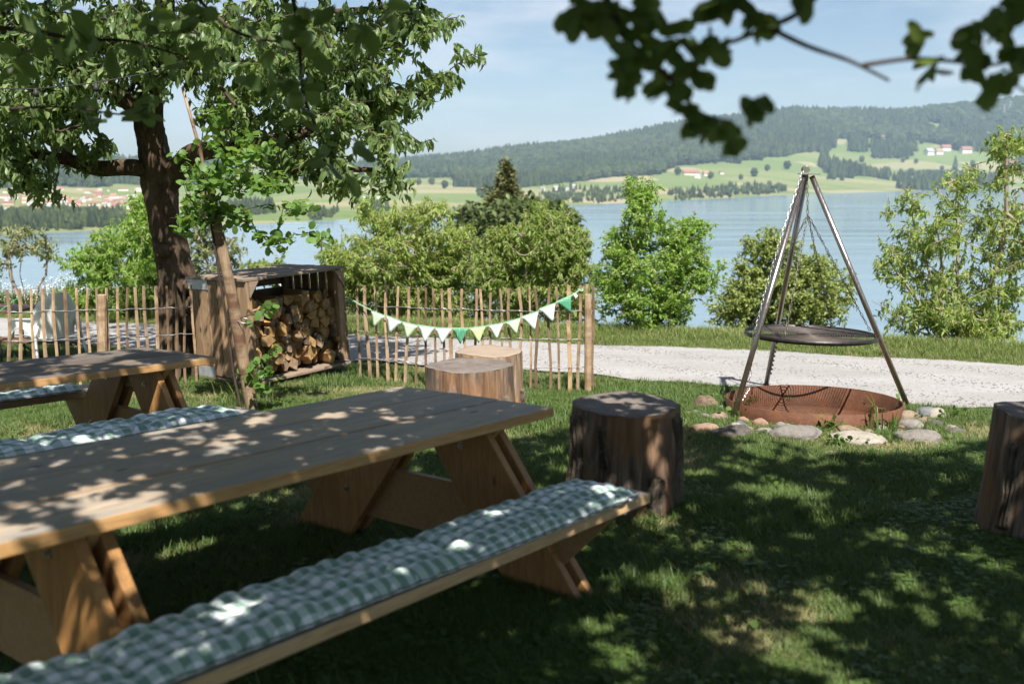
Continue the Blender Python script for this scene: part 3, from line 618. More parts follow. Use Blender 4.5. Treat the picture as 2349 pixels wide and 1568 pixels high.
for (px, py, sz, lx, wl_, rf, rz, lab) in [
    (1585, 402, 15, 2.8, 'cream', 'red', 0.1, 'long red roofed farmhouse in the green field across the lake'), (1622, 403, 13, 1.6, 'white', 'orange', 0.2, 'small orange roofed farm building right of the long red farmhouse'),
    (1600, 408, 9, 1.8, 'white', 'grey', 0, 'low white shed in front of the long red farmhouse'), (1655, 399, 9, 1.2, 'white', 'brown', 0.3, 'white cottage among trees right of the farm'),
    (2032, 324, 15, 2.4, 'white', 'brown', 0.15, 'brown roofed farmhouse on the upper green meadow'), (2055, 324, 10, 1.2, 'white', 'grey', 0.3, 'small white house beside the brown roofed farmhouse'),
    (2128, 355, 16, 1.3, 'white', 'grey', 0.4, 'large white house at the foot of the wooded slope'), (2150, 353, 13, 1.4, 'white', 'orange', 0.2, 'white house with orange roof right of the large white house'), (2166, 345, 14, 1.5, 'white', 'red', 0, 'red roofed house above the two white houses'),
    (2212, 350, 15, 1.8, 'white', 'red', 0.2, 'red roofed house behind the top of the right hand tree'), (2318, 262, 14, 1.9, 'white', 'orange', 0.1, 'orange roofed house high on the ridge at the right edge'), (2235, 272, 8, 1.6, 'white', 'grey', 0.1, 'small white barn on the upper green slope'),
    (2335, 303, 9, 1.5, 'white', 'grey', 0.2, 'small white house on the middle slope at the right edge'), (2335, 330, 11, 2.4, 'white', 'grey', 0.1, 'long white house by the wood at the right edge'), (2330, 383, 17, 2.2, 'white', 'brown', 0.1, 'brown roofed house near the lake at the right edge'),
    (1960, 397, 10, 1.5, 'cream', 'orange', 0.1, 'orange roofed house by the lakeside trees'), (1985, 394, 9, 1.3, 'cream', 'red', 0.3, 'tiny red roofed house right of the lakeside orange roof'), (2000, 298, 5, 1.3, 'white', 'grey', 0.1, 'tiny white hut on the upper meadow'),
    (855, 458, 9, 6.0, 'white', 'grey', 0.05, 'long low white greenhouse in the far fields'), (1245, 437, 9, 1.3, 'white', 'grey', 0.5, 'leftmost of the four white boxes above the shore trees'), (1275, 436, 11, 1.2, 'white', 'grey', 0.3, 'second of the four white boxes above the shore trees'), (1301, 437, 8, 1.2, 'white', 'grey', 0.2, 'third of the four white boxes above the shore trees'), (1316, 433, 12, 1.2, 'white', 'grey', 0.4, 'rightmost of the four white boxes above the shore trees'),
    (1715, 366, 9, 2.0, 'cream', 'brown', 0.1, 'brown barn at the lower edge of the wood'), (1440, 428, 7, 1.4, 'white', 'brown', 0.2, 'small white house on the shore behind the bright shrub')]:
    house(px, py, sz, lx, wl_, rf, rz, lab)
# the factory chimney of the town and two power masts
p, d = on_hill(42, 475); s = d / F; mb = MB(); mb.lathe([(1.6 * s, -2), (1.1 * s, 46 * s), (0.9 * s, 46 * s), (0.01, 45 * s)], 10)
tag(mb.build('brick_chimney', RO['red'], smooth=True), 'tall thin red brick chimney in the far town', 'chimney').location = p
M['mast'] = plain('grey_mast_steel', (0.45, 0.46, 0.47), 0.6, 0.3, 0.3)
for px, py, lab in ((2305, 268, 'grey lattice power mast on the right hand slope'), (2292, 276, 'slimmer grey power mast left of the other mast')):
    p, d = on_hill(px, py); s = d / F; mb = MB()
    for a_, b_ in ((-1, -1), (1, -1), (1, 1), (-1, 1)): mb.tube([(a_ * 2.5 * s, b_ * 2.5 * s, -2), (a_ * 0.4 * s, b_ * 0.4 * s, 32 * s)], 0.22 * s, 4)
    for z_, w_ in ((18, 5), (24, 6), (29, 4)): mb.tube([(-w_ * s, 0, z_ * s), (w_ * s, 0, z_ * s)], 0.22 * s, 4)
    for z_ in range(3, 30, 4):
        w0 = 2.5 - 2.1 * z_ / 32; w1 = 2.5 - 2.1 * (z_ + 4) / 32; mb.tube([(-w0 * s, -w0 * s, z_ * s), (w1 * s, -w1 * s, (z_ + 4) * s)], 0.12 * s, 3); mb.tube([(w0 * s, w0 * s, z_ * s), (-w1 * s, w1 * s, (z_ + 4) * s)], 0.12 * s, 3)
    tag(mb.build('power_mast', M['mast']), lab, 'power mast').location = p
# the summer haze over lake and hills
hz = MB(); hz.box((0, 3700, 190), (26000, 8600, 500)); hzo = hz.build('haze', []); tag(hzo, 'thin blue summer haze over the lake and hills', 'haze', kind='stuff')
hm = bpy.data.materials.new('haze_air'); hm.use_nodes = True
for q in list(hm.node_tree.nodes):
    if q.type != 'OUTPUT_MATERIAL': hm.node_tree.nodes.remove(q)
pv = hm.node_tree.nodes.new('ShaderNodeVolumePrincipled'); pv.inputs['Color'].default_value = (0.55, 0.77, 1.0, 1); pv.inputs['Density'].default_value = 0.9e-4; pv.inputs['Anisotropy'].default_value = 0.0
hm.node_tree.links.new(pv.outputs[0], [q for q in hm.node_tree.nodes if q.type == 'OUTPUT_MATERIAL'][0].inputs['Volume']); hzo.data.materials.append(hm); hzo.display_type = 'WIRE'

# ------------------------------------------------------------------ plants: branches grown towards points, leaves on their tips
def unit(v): return v / np.maximum(np.linalg.norm(v, axis=-1, keepdims=True), 1e-9)
def colonize(g, trunk, att, step=0.35, wig=0.05, climb=0.5):
    """trunk: list of polylines (k,3), the later ones start at a node of an earlier one. returns nodes, parents, tip index"""
    P = []; par = []
    for t in trunk:
        t = np.asarray(t, float)
        if not P: prev = -1
        else: prev = int(np.argmin(np.linalg.norm(np.array(P) - t[0], axis=1)))
        for k, p in enumerate(t):
            if k == 0 and prev >= 0: continue
            P.append(p); par.append(prev); prev = len(P) - 1
    arr = np.zeros((len(P) + len(att) * 12 + 10, 3)); n = len(P); arr[:n] = P; tips = []
    d0 = np.min(np.linalg.norm(att[:, None] - arr[None, :n], axis=2), axis=1); order = np.argsort(d0)
    for q in att[order]:
        dv = arr[:n] - q; dist = np.linalg.norm(dv, axis=1); cost = dist + climb * np.maximum(0, dv[:, 2])
        j = int(np.argmin(cost)); L = dist[j]; m = min(8, max(1, int(L / step))); prev = j; side = g.normal(0, wig, 3)
        for k in range(1, m + 1):
            u = k / m; p = arr[j] * (1 - u) + q * u + side * math.sin(math.pi * u) * L + (g.normal(0, wig * 0.3, 3) * L / m if k < m else 0)
            arr[n] = p; par.append(prev); prev = n; n += 1
        tips.append(prev)
    return arr[:n], np.array(par), np.array(tips)
def pipe(par, tips, n, rtip, ex):
    w = np.zeros(n); w[tips] = 1
    for k in range(n - 1, 0, -1):
        if par[k] >= 0: w[par[k]] += w[k]
    return rtip * np.maximum(w, 1) ** ex
def branch_mesh(name, P, par, rad, mat, sides=5, skip=0):
    k = np.where(par >= 0)[0]; k = k[k >= skip]; a = P[par[k]]; b = P[k]; ra = np.minimum(rad[par[k]], rad[k] * 1.6); rb = rad[k]; t = unit(b - a)
    ref = np.where(np.abs(t[:, 2:3]) < 0.9, np.array([[0, 0, 1.0]]), np.array([[1.0, 0, 0]])); u = unit(np.cross(t, ref)); w = np.cross(t, u)
    an = np.arange(sides) * 2 * math.pi / sides; ring = u[:, None] * np.cos(an)[None, :, None] + w[:, None] * np.sin(an)[None, :, None]
    b2 = b + t * rb[:, None] * 0.4
    V = np.concatenate([a[:, None] + ring * ra[:, None, None], b2[:, None] + ring * rb[:, None, None]], 1).reshape(-1, 3); n = len(k)
    s = np.arange(sides); f = np.stack([s, (s + 1) % sides, (s + 1) % sides + sides, s + sides], 1); Fc = (f[None] + (np.arange(n) * 2 * sides)[:, None, None]).reshape(-1, 4)
    return np_mesh(name, V, Fc, 4, [mat])
SHAPES = {
 'cherry': (np.array([(0, 0, 0), (-.21, .33, .09), (0, .33, 0), (.21, .33, .09), (-.19, .68, .02), (0, .68, -.06), (.19, .68, .02), (0, 1, -.24)]), [(0, 1, 2), (0, 2, 3), (1, 4, 5), (1, 5, 2), (2, 5, 6), (2, 6, 3), (4, 7, 5), (5, 7, 6)]),
 'round': (np.array([(0, 0, 0), (-.33, .25, .06), (0, .3, 0), (.33, .25, .06), (-.40, .65, .04), (0, .65, -.02), (.40, .65, .04), (0, 1, -.08), (-.22, .93, 0), (.22, .93, 0)]), [(0, 1, 2), (0, 2, 3), (1, 4, 5), (1, 5, 2), (2, 5, 6), (2, 6, 3), (4, 8, 5), (8, 7, 5), (5, 7, 9), (5, 9, 6)]),
 'lance': (np.array([(0, 0, 0), (-.10, .4, .03), (.10, .4, .03), (0, 1, -.16), (0, .5, -.02)]), [(0, 1, 4), (0, 4, 2), (1, 3, 4), (4, 3, 2)]),
 'tuft': (np.array([(0, 0, 0), (-.24, .45, .06), (.24, .45, .06), (0, 1, -.1)]), [(0, 1, 3), (0, 3, 2)])}
def leaf_frames(g, pos, dirs, up_bias=0.6):
    d = unit(dirs); ref = unit(g.normal(0, 1, pos.shape) * 0.7 + np.array([0, 0, up_bias])); s = unit(np.cross(d, ref)); n = np.cross(s, d); return s, d, n
def leaf_mesh(name, g, pos, dirs, length, shape, mat, wid=1.0, up_bias=0.6):
    B, Fc = SHAPES[shape]; s, d, n = leaf_frames(g, pos, dirs, up_bias); L = np.asarray(length)[:, None, None]
    V = pos[:, None] + (s[:, None] * B[None, :, 0:1] * wid + d[:, None] * B[None, :, 1:2] + n[:, None] * B[None, :, 2:3]) * L
    m = len(B); Fa = (np.array(Fc)[None] + (np.arange(len(pos)) * m)[:, None, None]).reshape(-1, 3)
    tint = np.repeat(np.clip(g.normal(0.45, 0.22, len(pos)), 0, 0.99), m)
    return np_mesh(name, V.reshape(-1, 3), Fa, 3, [mat], True, {'tint': ('POINT', tint)})
def tip_leaves(g, P, par, tips, K, twig, spread, droop, length):
    d = unit(P[tips] - P[par[tips]]); n = len(tips); u = g.uniform(0, 1, (n, K)) ** 0.8
    pos = P[tips][:, None] - d[:, None] * (u * twig)[:, :, None] + g.normal(0, 0.012, (n, K, 3))
    dr = d[:, None] * 0.55 + g.normal(0, spread, (n, K, 3)) + np.array([0, 0, -droop]); L = length * g.uniform(0.65, 1.2, (n, K))
    return pos.reshape(-1, 3), dr.reshape(-1, 3), L.ravel()
def ell_points(g, ells, n, step=0.0, shell=0.0):
    """sample points in ellipsoids given as (px, py, rx, ry, depth, depth radius, weight)"""
    w = np.array([e[6] if len(e) > 6 else e[2] * e[3] for e in ells], float); w /= w.sum(); k = g.choice(len(ells), n, p=w); E = np.array([e[:6] for e in ells], float)[k]
    q = unit(g.normal(0, 1, (n, 3))) * (g.uniform(shell, 1, n) ** (1 / 2.6) * np.where(g.uniform(0, 1, n) < .14, g.uniform(1.0, 1.38, n), 1))[:, None]
    px, py, dep = E[:, 0] + q[:, 0] * E[:, 2], E[:, 1] + q[:, 1] * E[:, 3], E[:, 4] + q[:, 2] * E[:, 5]
    x = (px - CX) / F; y = -(py - CY) / F; ry = cp + y * sp; rz = -sp + y * cp; t = dep / ry
    return np.stack([x * t, dep, CAMZ + rz * t], 1), px, py
def child_world(o, parent): o.parent = parent; o.location = -Vector(parent.location); return o
_lv = {}
def leaf_variants(shape, mat, wid):
    key = (shape, mat.name, wid)
    if key not in _lv:
        B, Fc = SHAPES[shape]; r = []
        for k in range(5):
            V = B * np.array([wid, 1, 1]); V = V.copy(); V[:, 2] -= (0.05 * (k - 2)) * V[:, 1] ** 2
            r.append(np_mesh('leaf', V, Fc, 3, [mat], True, {'tint': ('POINT', np.full(len(B), 0.2 * k))}))
        _lv[key] = r
    return _lv[key]
def leaf_objects(g, parent, pos, dirs, length, shape, mat, wid=1.0, up_bias=0.6):
    s, d, n = leaf_frames(g, pos, dirs, up_bias); var = leaf_variants(shape, mat, wid); pl = np.array(parent.location)
    for k in range(len(pos)):
        o = bpy.data.objects.new('leaf', var[k % 5]); COL.objects.link(o); o.parent = parent
        m = Matrix(((s[k, 0], d[k, 0], n[k, 0]), (s[k, 1], d[k, 1], n[k, 1]), (s[k, 2], d[k, 2], n[k, 2])))
        o.location = Vector(pos[k] - pl); o.rotation_euler = m.to_euler(); L = float(length[k]); o.scale = (L, L, L)
def plant(name, label, cat, base, trunk, att, K, twig, leaf, shape, lmat, bmat, seed, rtip=0.004, ex=0.46, spread=0.5, droop=0.35, wid=1.0, step=0.35, wig=0.06, climb=0.5, nparts=0, skip=0, group=None, up_bias=0.6, sides=5):
    g = np.random.default_rng(seed); e = empty(name, base, None, label, cat, group)
    P, par, tips = colonize(g, trunk, att, step, wig, climb); rad = pipe(par, tips, len(P), rtip, ex)
    child_world(link_mesh('trunk' if not skip else 'branches', branch_mesh('branches', P, par, rad, bmat, sides, skip)), e)
    pos, dr, L = tip_leaves(g, P, par, tips, K, twig, spread, droop, leaf)
    if nparts:
        ok, px, py = in_view(pos[:, 0], pos[:, 1], pos[:, 2], 0); score = np.where(ok & (py > 0), L / pos[:, 1], 0) + g.uniform(0, 0.25 * leaf / 8, len(L)); k = np.argsort(-score); a, b = k[:nparts], k[nparts:]
        leaf_objects(g, e, pos[a], dr[a], L[a], shape, lmat, wid, up_bias); pos, dr, L = pos[b], dr[b], L[b]
    if len(pos):
        o = child_world(link_mesh('crown', leaf_mesh('crown', g, pos, dr, L, shape, lmat, wid, up_bias)), e); o['kind'] = 'stuff'
    return e, P, par, tips, rad

# ------------------------------------------------------------------ the cherry tree left of the crate
def gnarly(mb, pts, rad, g, seg=28, sub=9, amp=0.14):
    pts = [Vector(p) for p in pts]; P = []; Rr = []
    for k in range(len(pts) - 1):
        p0 = pts[max(k - 1, 0)]; p1 = pts[k]; p2 = pts[k + 1]; p3 = pts[min(k + 2, len(pts) - 1)]
        for s in range(sub):
            u = s / sub; P.append(0.5 * ((2 * p1) + (p2 - p0) * u + (2 * p0 - 5 * p1 + 4 * p2 - p3) * u * u + (3 * p1 - p0 - 3 * p2 + p3) * u ** 3)); Rr.append(rad[k] * (1 - u) + rad[k + 1] * u)
    P.append(pts[-1]); Rr.append(rad[-1]); b = len(mb.v); mb.tube(P, Rr, seg)
    o = g.uniform(0, 9, 4)
    for i, p in enumerate(P):
        for k in range(seg):
            a = 2 * math.pi * k / seg; v = Vector(mb.v[b + i * seg + k]); z = v.z
            q = 1 + amp * (0.35 * math.sin(9 * a + o[2] + 9 * z) * math.sin(7 * z + 4 * a) + 0.5 * math.sin(3 * a + o[0] + 2.2 * z) + 0.4 * math.sin(5 * a + o[1] - 3.1 * z) + 0.45 * math.sin(2 * a + 6.3 * z + o[2]) * math.sin(3.7 * z + o[3])) + g.uniform(-0.035, 0.035)
            mb.v[b + i * seg + k] = tuple(p + (v - p) * q)
CD = 10.35
tb = D(408, 800, CD); tb[2] = gz(tb[0], tb[1]) - 0.05
TR = [tb, D(412, 740, CD), D(408, 650, CD), D(392, 560, CD), D(375, 480, CD), D(366, 410, CD), D(352, 340, CD - 0.05), D(340, 280, CD - 0.1), D(345, 200, CD - 0.1), D(370, 100, CD), D(380, -40, CD)]
LR = [D(380, 425, CD), D(415, 385, CD - 0.1), D(450, 350, CD - 0.3), D(540, 340, CD - 0.5), D(650, 318, CD - 0.6), D(760, 285, CD - 0.5), D(880, 240, CD - 0.4)]
LL = [D(362, 395, CD), D(300, 382, CD - 0.1), D(225, 385, CD - 0.2), D(150, 365, CD - 0.4), D(60, 350, CD - 0.4)]
LU = [D(340, 280, CD - 0.1), D(250, 200, CD - 0.4), D(120, 150, CD - 0.6), D(0, 80, CD - 0.6)]
LT = [D(345, 200, CD - 0.1), D(450, 120, CD + 0.3), D(600, 60, CD + 0.4), D(780, 30, CD + 0.2), D(930, 20, CD)]
LB = [D(540, 340, CD - 0.5), D(640, 380, CD - 0.8), D(760, 385, CD - 0.9), D(860, 390, CD - 0.9)]
LC = [D(150, 365, CD - 0.4), D(165, 310, CD - 0.5), D(190, 240, CD - 0.5)]
g = np.random.default_rng(3)
ells = [(120, 120, 270, 150, 10, 1.7), (390, 70, 200, 110, 9.9, 2.0), (600, 110, 190, 130, 9.9, 1.8), (800, 110, 140, 100, 10.1, 1.2), (950, 55, 110, 45, 10.2, .8), (1030, 40, 40, 25, 10.2, .3), (930, 215, 65, 42, 10, .5), (1010, 178, 62, 30, 10, .3), (1075, 143, 40, 18, 10, .2), (1120, 118, 20, 8, 10, .1, 120),
        (740, 250, 140, 85, 9.9, 1.0), (850, 240, 80, 55, 9.9, .6), (890, 318, 70, 26, 9.7, .5), (970, 318, 35, 14, 9.7, .2), (650, 345, 120, 55, 9.6, .8), (760, 385, 90, 40, 9.4, .6), (880, 392, 50, 28, 9.3, .3), (915, 425, 22, 20, 9.3, .2),
        (90, 270, 130, 80, 9.8, 1.0), (40, 370, 90, 60, 9.7, .6), (90, 425, 45, 30, 9.6, .3), (225, 345, 40, 30, 9.9, .4), (520, 250, 110, 70, 9.8, 1.0), (210, 420, 25, 18, 9.9, .2, 350), (-150, 200, 200, 250, 10, 1.6, 14000), (250, -230, 480, 190, 10.6, 2.4, 90000), (760, -190, 300, 150, 10.4, 1.9, 34000)]
att, px, py = ell_points(g, ells, 2450)
bad = ((px > 372) & (px < 480) & (py > 225) & (py < 350)) | ((px > 190) & (px < 330) & (py > 388) & (py < 480)) | ((px > 300) & (px < 345) & (py > 285) & (py < 370))
att = att[~bad]; trunk = [TR, LR, LL, LU, LT, LB, LC]; nt = sum(len(t) for t in trunk) - 6
cherry, *_ = plant('cherry_tree', 'big dark trunked cherry tree with drooping leaves left of the firewood crate', 'tree', tuple(tb), trunk, att, 16, 0.36, 0.112, 'cherry', M['cherry'], M['bark_dark'], 5, 0.0032, 0.42, 0.42, 0.9, step=0.4, nparts=300, skip=nt, up_bias=0.7, wid=.86)
mb = MB(); g = np.random.default_rng(9)
gnarly(mb, TR, [.30, .215, .185, .162, .16, .175, .15, .137, .127, .11, .08], g); cherry_t = child_world(mb.build('trunk', M['bark'], smooth=True), cherry)
for L_, r_ in ((LR, [.12, .125, .10, .075, .06, .045, .03]), (LL, [.075, .085, .08, .06, .04]), (LU, [.09, .07, .05, .03]), (LT, [.10, .08, .06, .04, .03]), (LB, [.05, .04, .03, .02]), (LC, [.05, .05, .035])):
    mb = MB(); gnarly(mb, L_, r_, g, 12, 4, 0.12); child_world(mb.build('limb', M['bark'], smooth=True), cherry)
for px, py, r_ in ((445, 700, .10), (428, 655, .09), (372, 575, .085), (440, 740, .10)):   # burls on the trunk
    bm = bmesh.new(); bmesh.ops.create_icosphere(bm, subdivisions=3, radius=r_)
    for v in bm.verts: v.co *= 1 + 0.12 * math.sin(v.co.x * 60) * math.sin(v.co.z * 50 + 1) + g.uniform(-0.03, 0.03)
    me = bpy.data.meshes.new('burl'); bm.to_mesh(me); bm.free(); me.materials.append(M['bark']); me.polygons.foreach_set('use_smooth', [True] * len(me.polygons))
    o = link_mesh('burl', me, cherry); o.location = Vector(D(px, py, CD - 0.17)) - cherry.location

# ------------------------------------------------------------------ young alder tied to its leaning stake
sb = G(583, 945); SD = sb[1]
stake = empty('support_stake', sb, None, 'leaning round wooden stake tied to the young tree by the crate', 'stake')
mb = MB(); gnarly(mb, [sb + [0, 0, -0.1], D(560, 840, SD), D(528, 660, SD), D(480, 437, SD)], [.054, .051, .048, .042], g, 14, 8, 0.05); child_world(mb.build('pole', M['post'], smooth=True), stake)
mb = MB(); mb.tube([D(487, 470, SD - .05), D(455, 330, SD - .05), D(418, 200, SD - .05)], [.016, .015, .012], 8); child_world(mb.build('thin_rod', M['post'], smooth=True), stake)
for px, py in ((500, 527), (556, 735)):
    mb = MB(); c = D(px + 4, py, SD); ang = 0.25
    mb.torus(0.062, 0.004, 20, 5); o = mb.build('tie', M['wire'], stake, True); o.location = Vector(c) - stake.location; o.rotation_euler = (0.15, ang, 0)
ag = np.random.default_rng(14)
S0 = [sb + [-0.09, -0.05, 0], D(536, 860, SD - .02), D(520, 740, SD - .02), D(498, 600, SD - .02), D(482, 500, SD - .02), D(470, 420, SD - .03), D(462, 330, SD - .05), D(470, 260, SD - .05)]
ells = [(470, 390, 70, 55, SD - .1, .4), (560, 400, 70, 50, SD - .15, .4), (640, 430, 60, 35, SD - .2, .4), (690, 475, 45, 28, SD - .2, .3), (455, 470, 60, 40, SD - .1, .3), (430, 515, 45, 30, SD - .1, .25), (560, 480, 60, 35, SD - .1, .3), (640, 545, 90, 22, SD - .2, .3), (745, 548, 45, 18, SD - .2, .2), (415, 505, 30, 18, SD - .1, .15), (590, 340, 45, 40, SD, .3), (510, 300, 45, 50, SD, .3), (620, 700, 16, 14, SD - .1, .1, 500), (628, 830, 18, 40, SD - .1, .12, 900), (600, 870, 25, 30, SD - .1, .12, 700)]
att, px, py = ell_points(ag, ells, 190)
plant('young_alder', 'young light green alder sapling with round leaves tied to the stake', 'tree', tuple(S0[0]), [S0], att, 6, 0.20, 0.075, 'round', M['alder'], M['bark_dark'], 15, 0.0022, 0.32, 0.6, 0.05, step=0.25, nparts=300, skip=0, up_bias=1.2, wid=0.95)

# ------------------------------------------------------------------ shrubs and trees on the bank beyond the path
def bank_base(px, depth, py=800):
    p = D(px, py, depth); p[2] = float(hill_z(np.array(p[0]), np.array(p[1]))); return p
def shrub(name, label, cat, px, depth, tops, ells, natt, K, twig, leaf, shape, lmat, seed, bmat='bark_grey', **kw):
    g = np.random.default_rng(seed); b = bank_base(px, depth); tr = []
    for (qx, qy, dd) in tops:
        e = D(qx, qy, depth + dd); u = np.linspace(0, 1, 7)[:, None]; c = b * (1 - u) + e * u + np.sin(u * math.pi) * np.array([[0.12 * np.sign(e[0] - b[0]), 0, 0.1]]) + g.normal(0, 0.02, (7, 3)) * u * (1 - u) * 4
        c[0] = b + [0, 0, -0.15] if not tr else b; tr.append(c)
    E = [(e[0], e[1], e[2], e[3], depth + e[4], e[5]) + tuple(e[6:]) for e in ells]; att, _, _ = ell_points(g, E, natt); kw.setdefault('up_bias', 1.3)
    return plant(name, label, cat, tuple(b), tr, att, K, twig, leaf, shape, lmat, M[bmat], seed + 100, **kw)
shrub('leafy_shrub', 'dense bright green shrub with upright top right of the fence end', 'shrub', 1478, 14.3, [(1480, 450, 0), (1420, 600, .3), (1560, 560, -.2), (1610, 620, 0), (1440, 520, .2), (1500, 620, -.5)],
      [(1465, 700, 100, 75, 0, .8), (1480, 610, 110, 70, 0, .8), (1570, 590, 60, 55, 0, .5), (1480, 500, 55, 75, 0, .5), (1440, 430, 16, 30, 0, .15, 300), (1492, 425, 14, 26, 0, .12, 260), (1620, 640, 35, 30, 0, .3), (1600, 520, 30, 30, 0, .2), (1410, 560, 35, 50, 0, .4), (1660, 610, 14, 10, 0, .1, 120), (1550, 680, 60, 70, 0, .6), (1545, 540, 45, 50, 0, .4), (1390, 640, 30, 60, 0, .4)], 1400, 24, .28, .062, 'lance', M['bright'], 31, wid=2.3, droop=.25, rtip=.003, step=.3)
shrub('olive_shrub', 'dull olive green shrub seen between the legs of the tripod', 'shrub', 1790, 19.5, [(1780, 560, 0), (1700, 680, 0), (1880, 620, 0), (1820, 640, .5)],
      [(1780, 690, 140, 100, 0, 1.0), (1755, 600, 75, 65, 0, .6), (1690, 700, 75, 60, 0, .8), (1890, 670, 80, 85, 0, .8), (1770, 545, 26, 30, 0, .2, 700), (1830, 590, 50, 45, 0, .4)], 1250, 24, .40, .085, 'tuft', M['dull'], 33, 'bark_dark', wid=1.0, droop=.2, step=.5)
shrub('peach_tree', 'loose pale green peach tree with bare grey branches at the right edge', 'tree', 2235, 13.2, [(2310, 330, -.2), (2200, 420, .2), (2090, 480, 0), (2040, 600, -.3), (2330, 520, .3), (2150, 520, -.4), (2270, 450, .4), (2000, 690, -.4)],
      [(2210, 690, 140, 90, 0, .9, 11000), (2070, 590, 75, 80, 0, .6, 3800), (2190, 520, 120, 80, 0, .7, 5200), (2240, 410, 80, 45, 0, .5, 2400), (2310, 345, 42, 50, 0, .3, 2300), (2325, 560, 75, 130, 0, .8, 5000), (2100, 440, 50, 25, 0, .3, 800), (2030, 490, 36, 30, 0, .2, 600), (2260, 750, 90, 45, 0, .6, 6000), (2110, 720, 80, 50, 0, .5, 2300), (2420, 500, 100, 200, 0, .8, 6000)], 950, 20, .34, .098, 'lance', M['peach'], 35, wid=1.35, droop=.65, rtip=.0035, ex=.42, step=.35)
shrub('peach_tree', 'wide peach tree with yellowish leaves behind the left half of the bunting', 'tree', 905, 17.5, [(880, 500, 0), (960, 500, .3), (800, 590, 0), (1010, 540, 0), (900, 560, -.6), (850, 600, -.5)],
      [(880, 580, 120, 80, 0, 1.2), (985, 560, 95, 85, 0, 1.0), (800, 610, 65, 50, 0, .8), (880, 500, 60, 35, 0, .6), (960, 490, 60, 30, 0, .6), (905, 660, 150, 50, 0, 1.0), (1030, 620, 70, 60, 0, .8), (765, 630, 45, 60, 0, .6), (750, 580, 25, 35, 0, .4), (840, 470, 30, 20, 0, .4), (1000, 470, 40, 24, 0, .4), (1070, 590, 50, 80, 0, .7), (980, 700, 120, 40, 0, .8)], 1500, 22, .38, .105, 'lance', M['peach'], 37, wid=1.45, droop=.6, rtip=.004, step=.45)
shrub('peach_tree', 'peach tree with forked pale stems behind the right half of the bunting', 'tree', 1235, 16.8, [(1250, 490, 0), (1180, 560, 0), (1310, 560, 0), (1270, 560, .5), (1215, 520, -.5)],
      [(1245, 550, 100, 70, 0, 1.0), (1290, 600, 65, 60, 0, .8), (1180, 590, 45, 50, 0, .6), (1250, 490, 60, 28, 0, .5), (1140, 540, 35, 30, 0, .3), (1335, 560, 35, 40, 0, .3), (1220, 670, 130, 50, 0, .8), (1120, 620, 50, 60, 0, .6), (1340, 650, 45, 70, 0, .6)], 950, 22, .38, .105, 'lance', M['peach'], 39, wid=1.45, droop=.6, rtip=.004, step=.45)
shrub('dark_tree', 'dark rounded tree far down the bank below the conifer', 'tree', 1180, 44, [(1180, 470, 0), (1090, 520, 0), (1280, 500, 0), (1200, 560, 1)],
      [(1180, 530, 125, 75, 0, 3), (1085, 520, 60, 60, 0, 2), (1290, 530, 48, 55, 0, 2), (1200, 620, 110, 60, 0, 3), (1240, 490, 70, 35, 0, 2)], 1300, 14, .9, .34, 'tuft', M['darktree'], 41, 'bark_dark', rtip=.012, wid=1.2, droop=.1, step=1.2)
shrub('dark_bush', 'low dark green bush behind the bunting and the fence', 'shrub', 960, 19.5, [(900, 700, 0), (1000, 690, 0), (1080, 700, 0)],
      [(900, 710, 150, 55, 0, .8), (1080, 700, 90, 70, 0, .8), (1200, 715, 90, 50, 0, .7), (1340, 720, 50, 45, 0, .5)], 520, 15, .34, .11, 'tuft', M['darktree'], 43, 'bark_dark', droop=.1, step=.5)
shrub('pale_willow', 'feathery yellow green willow bush left of the cherry trunk', 'shrub', 290, 16.5, [(330, 480, 0), (250, 560, 0), (190, 600, 0), (320, 560, .6), (350, 520, -.3), (240, 640, 0)],
      [(290, 640, 95, 95, 0, .9), (330, 520, 55, 65, 0, .6), (210, 600, 55, 35, 0, .4), (320, 460, 30, 25, 0, .3), (160, 600, 30, 14, 0, .2, 300), (250, 560, 55, 40, 0, .5), (370, 600, 40, 90, 0, .6), (170, 680, 40, 30, 0, .3)], 950, 22, .34, .095, 'lance', M['bright'], 45, wid=1.6, droop=.5, rtip=.003, step=.4)
shrub('young_fruit_tree', 'small sparse fruit tree with a forked stem at the left edge', 'tree', 74, 17.0, [(20, 570, 0), (110, 560, 0), (60, 560, .3)],
      [(25, 560, 45, 30, 0, .4), (90, 560, 40, 28, 0, .4), (50, 530, 50, 16, 0, .3), (-20, 620, 40, 30, 0, .3), (105, 585, 18, 16, 0, .2)], 120, 12, .3, .10, 'lance', M['pale_tree'], 47, wid=1.8, droop=.4, rtip=.004, step=.4)
shrub('pale_shrub', 'pale hazy shrub seen under the cherry branches left of the stake', 'shrub', 470, 26, [(460, 460, 0), (500, 540, 0), (430, 560, 0)],
      [(465, 500, 35, 80, 0, .8), (510, 590, 60, 50, 0, .8), (430, 600, 40, 60, 0, .8)], 260, 12, .5, .16, 'lance', M['pale_tree'], 49, wid=1.7, droop=.5, rtip=.005, step=.6)
shrub('small_shrub', 'low brownish green shrub behind the top of the firewood crate', 'shrub', 600, 22, [(590, 610, 0), (640, 600, 0), (780, 600, 0)],
      [(600, 625, 60, 25, 0, .6), (775, 630, 35, 50, 0, .6), (680, 660, 60, 30, 0, .6), (760, 570, 25, 22, 0, .4)], 240, 13, .4, .13, 'tuft', M['dull'], 51, 'bark_dark', droop=.1, step=.5)
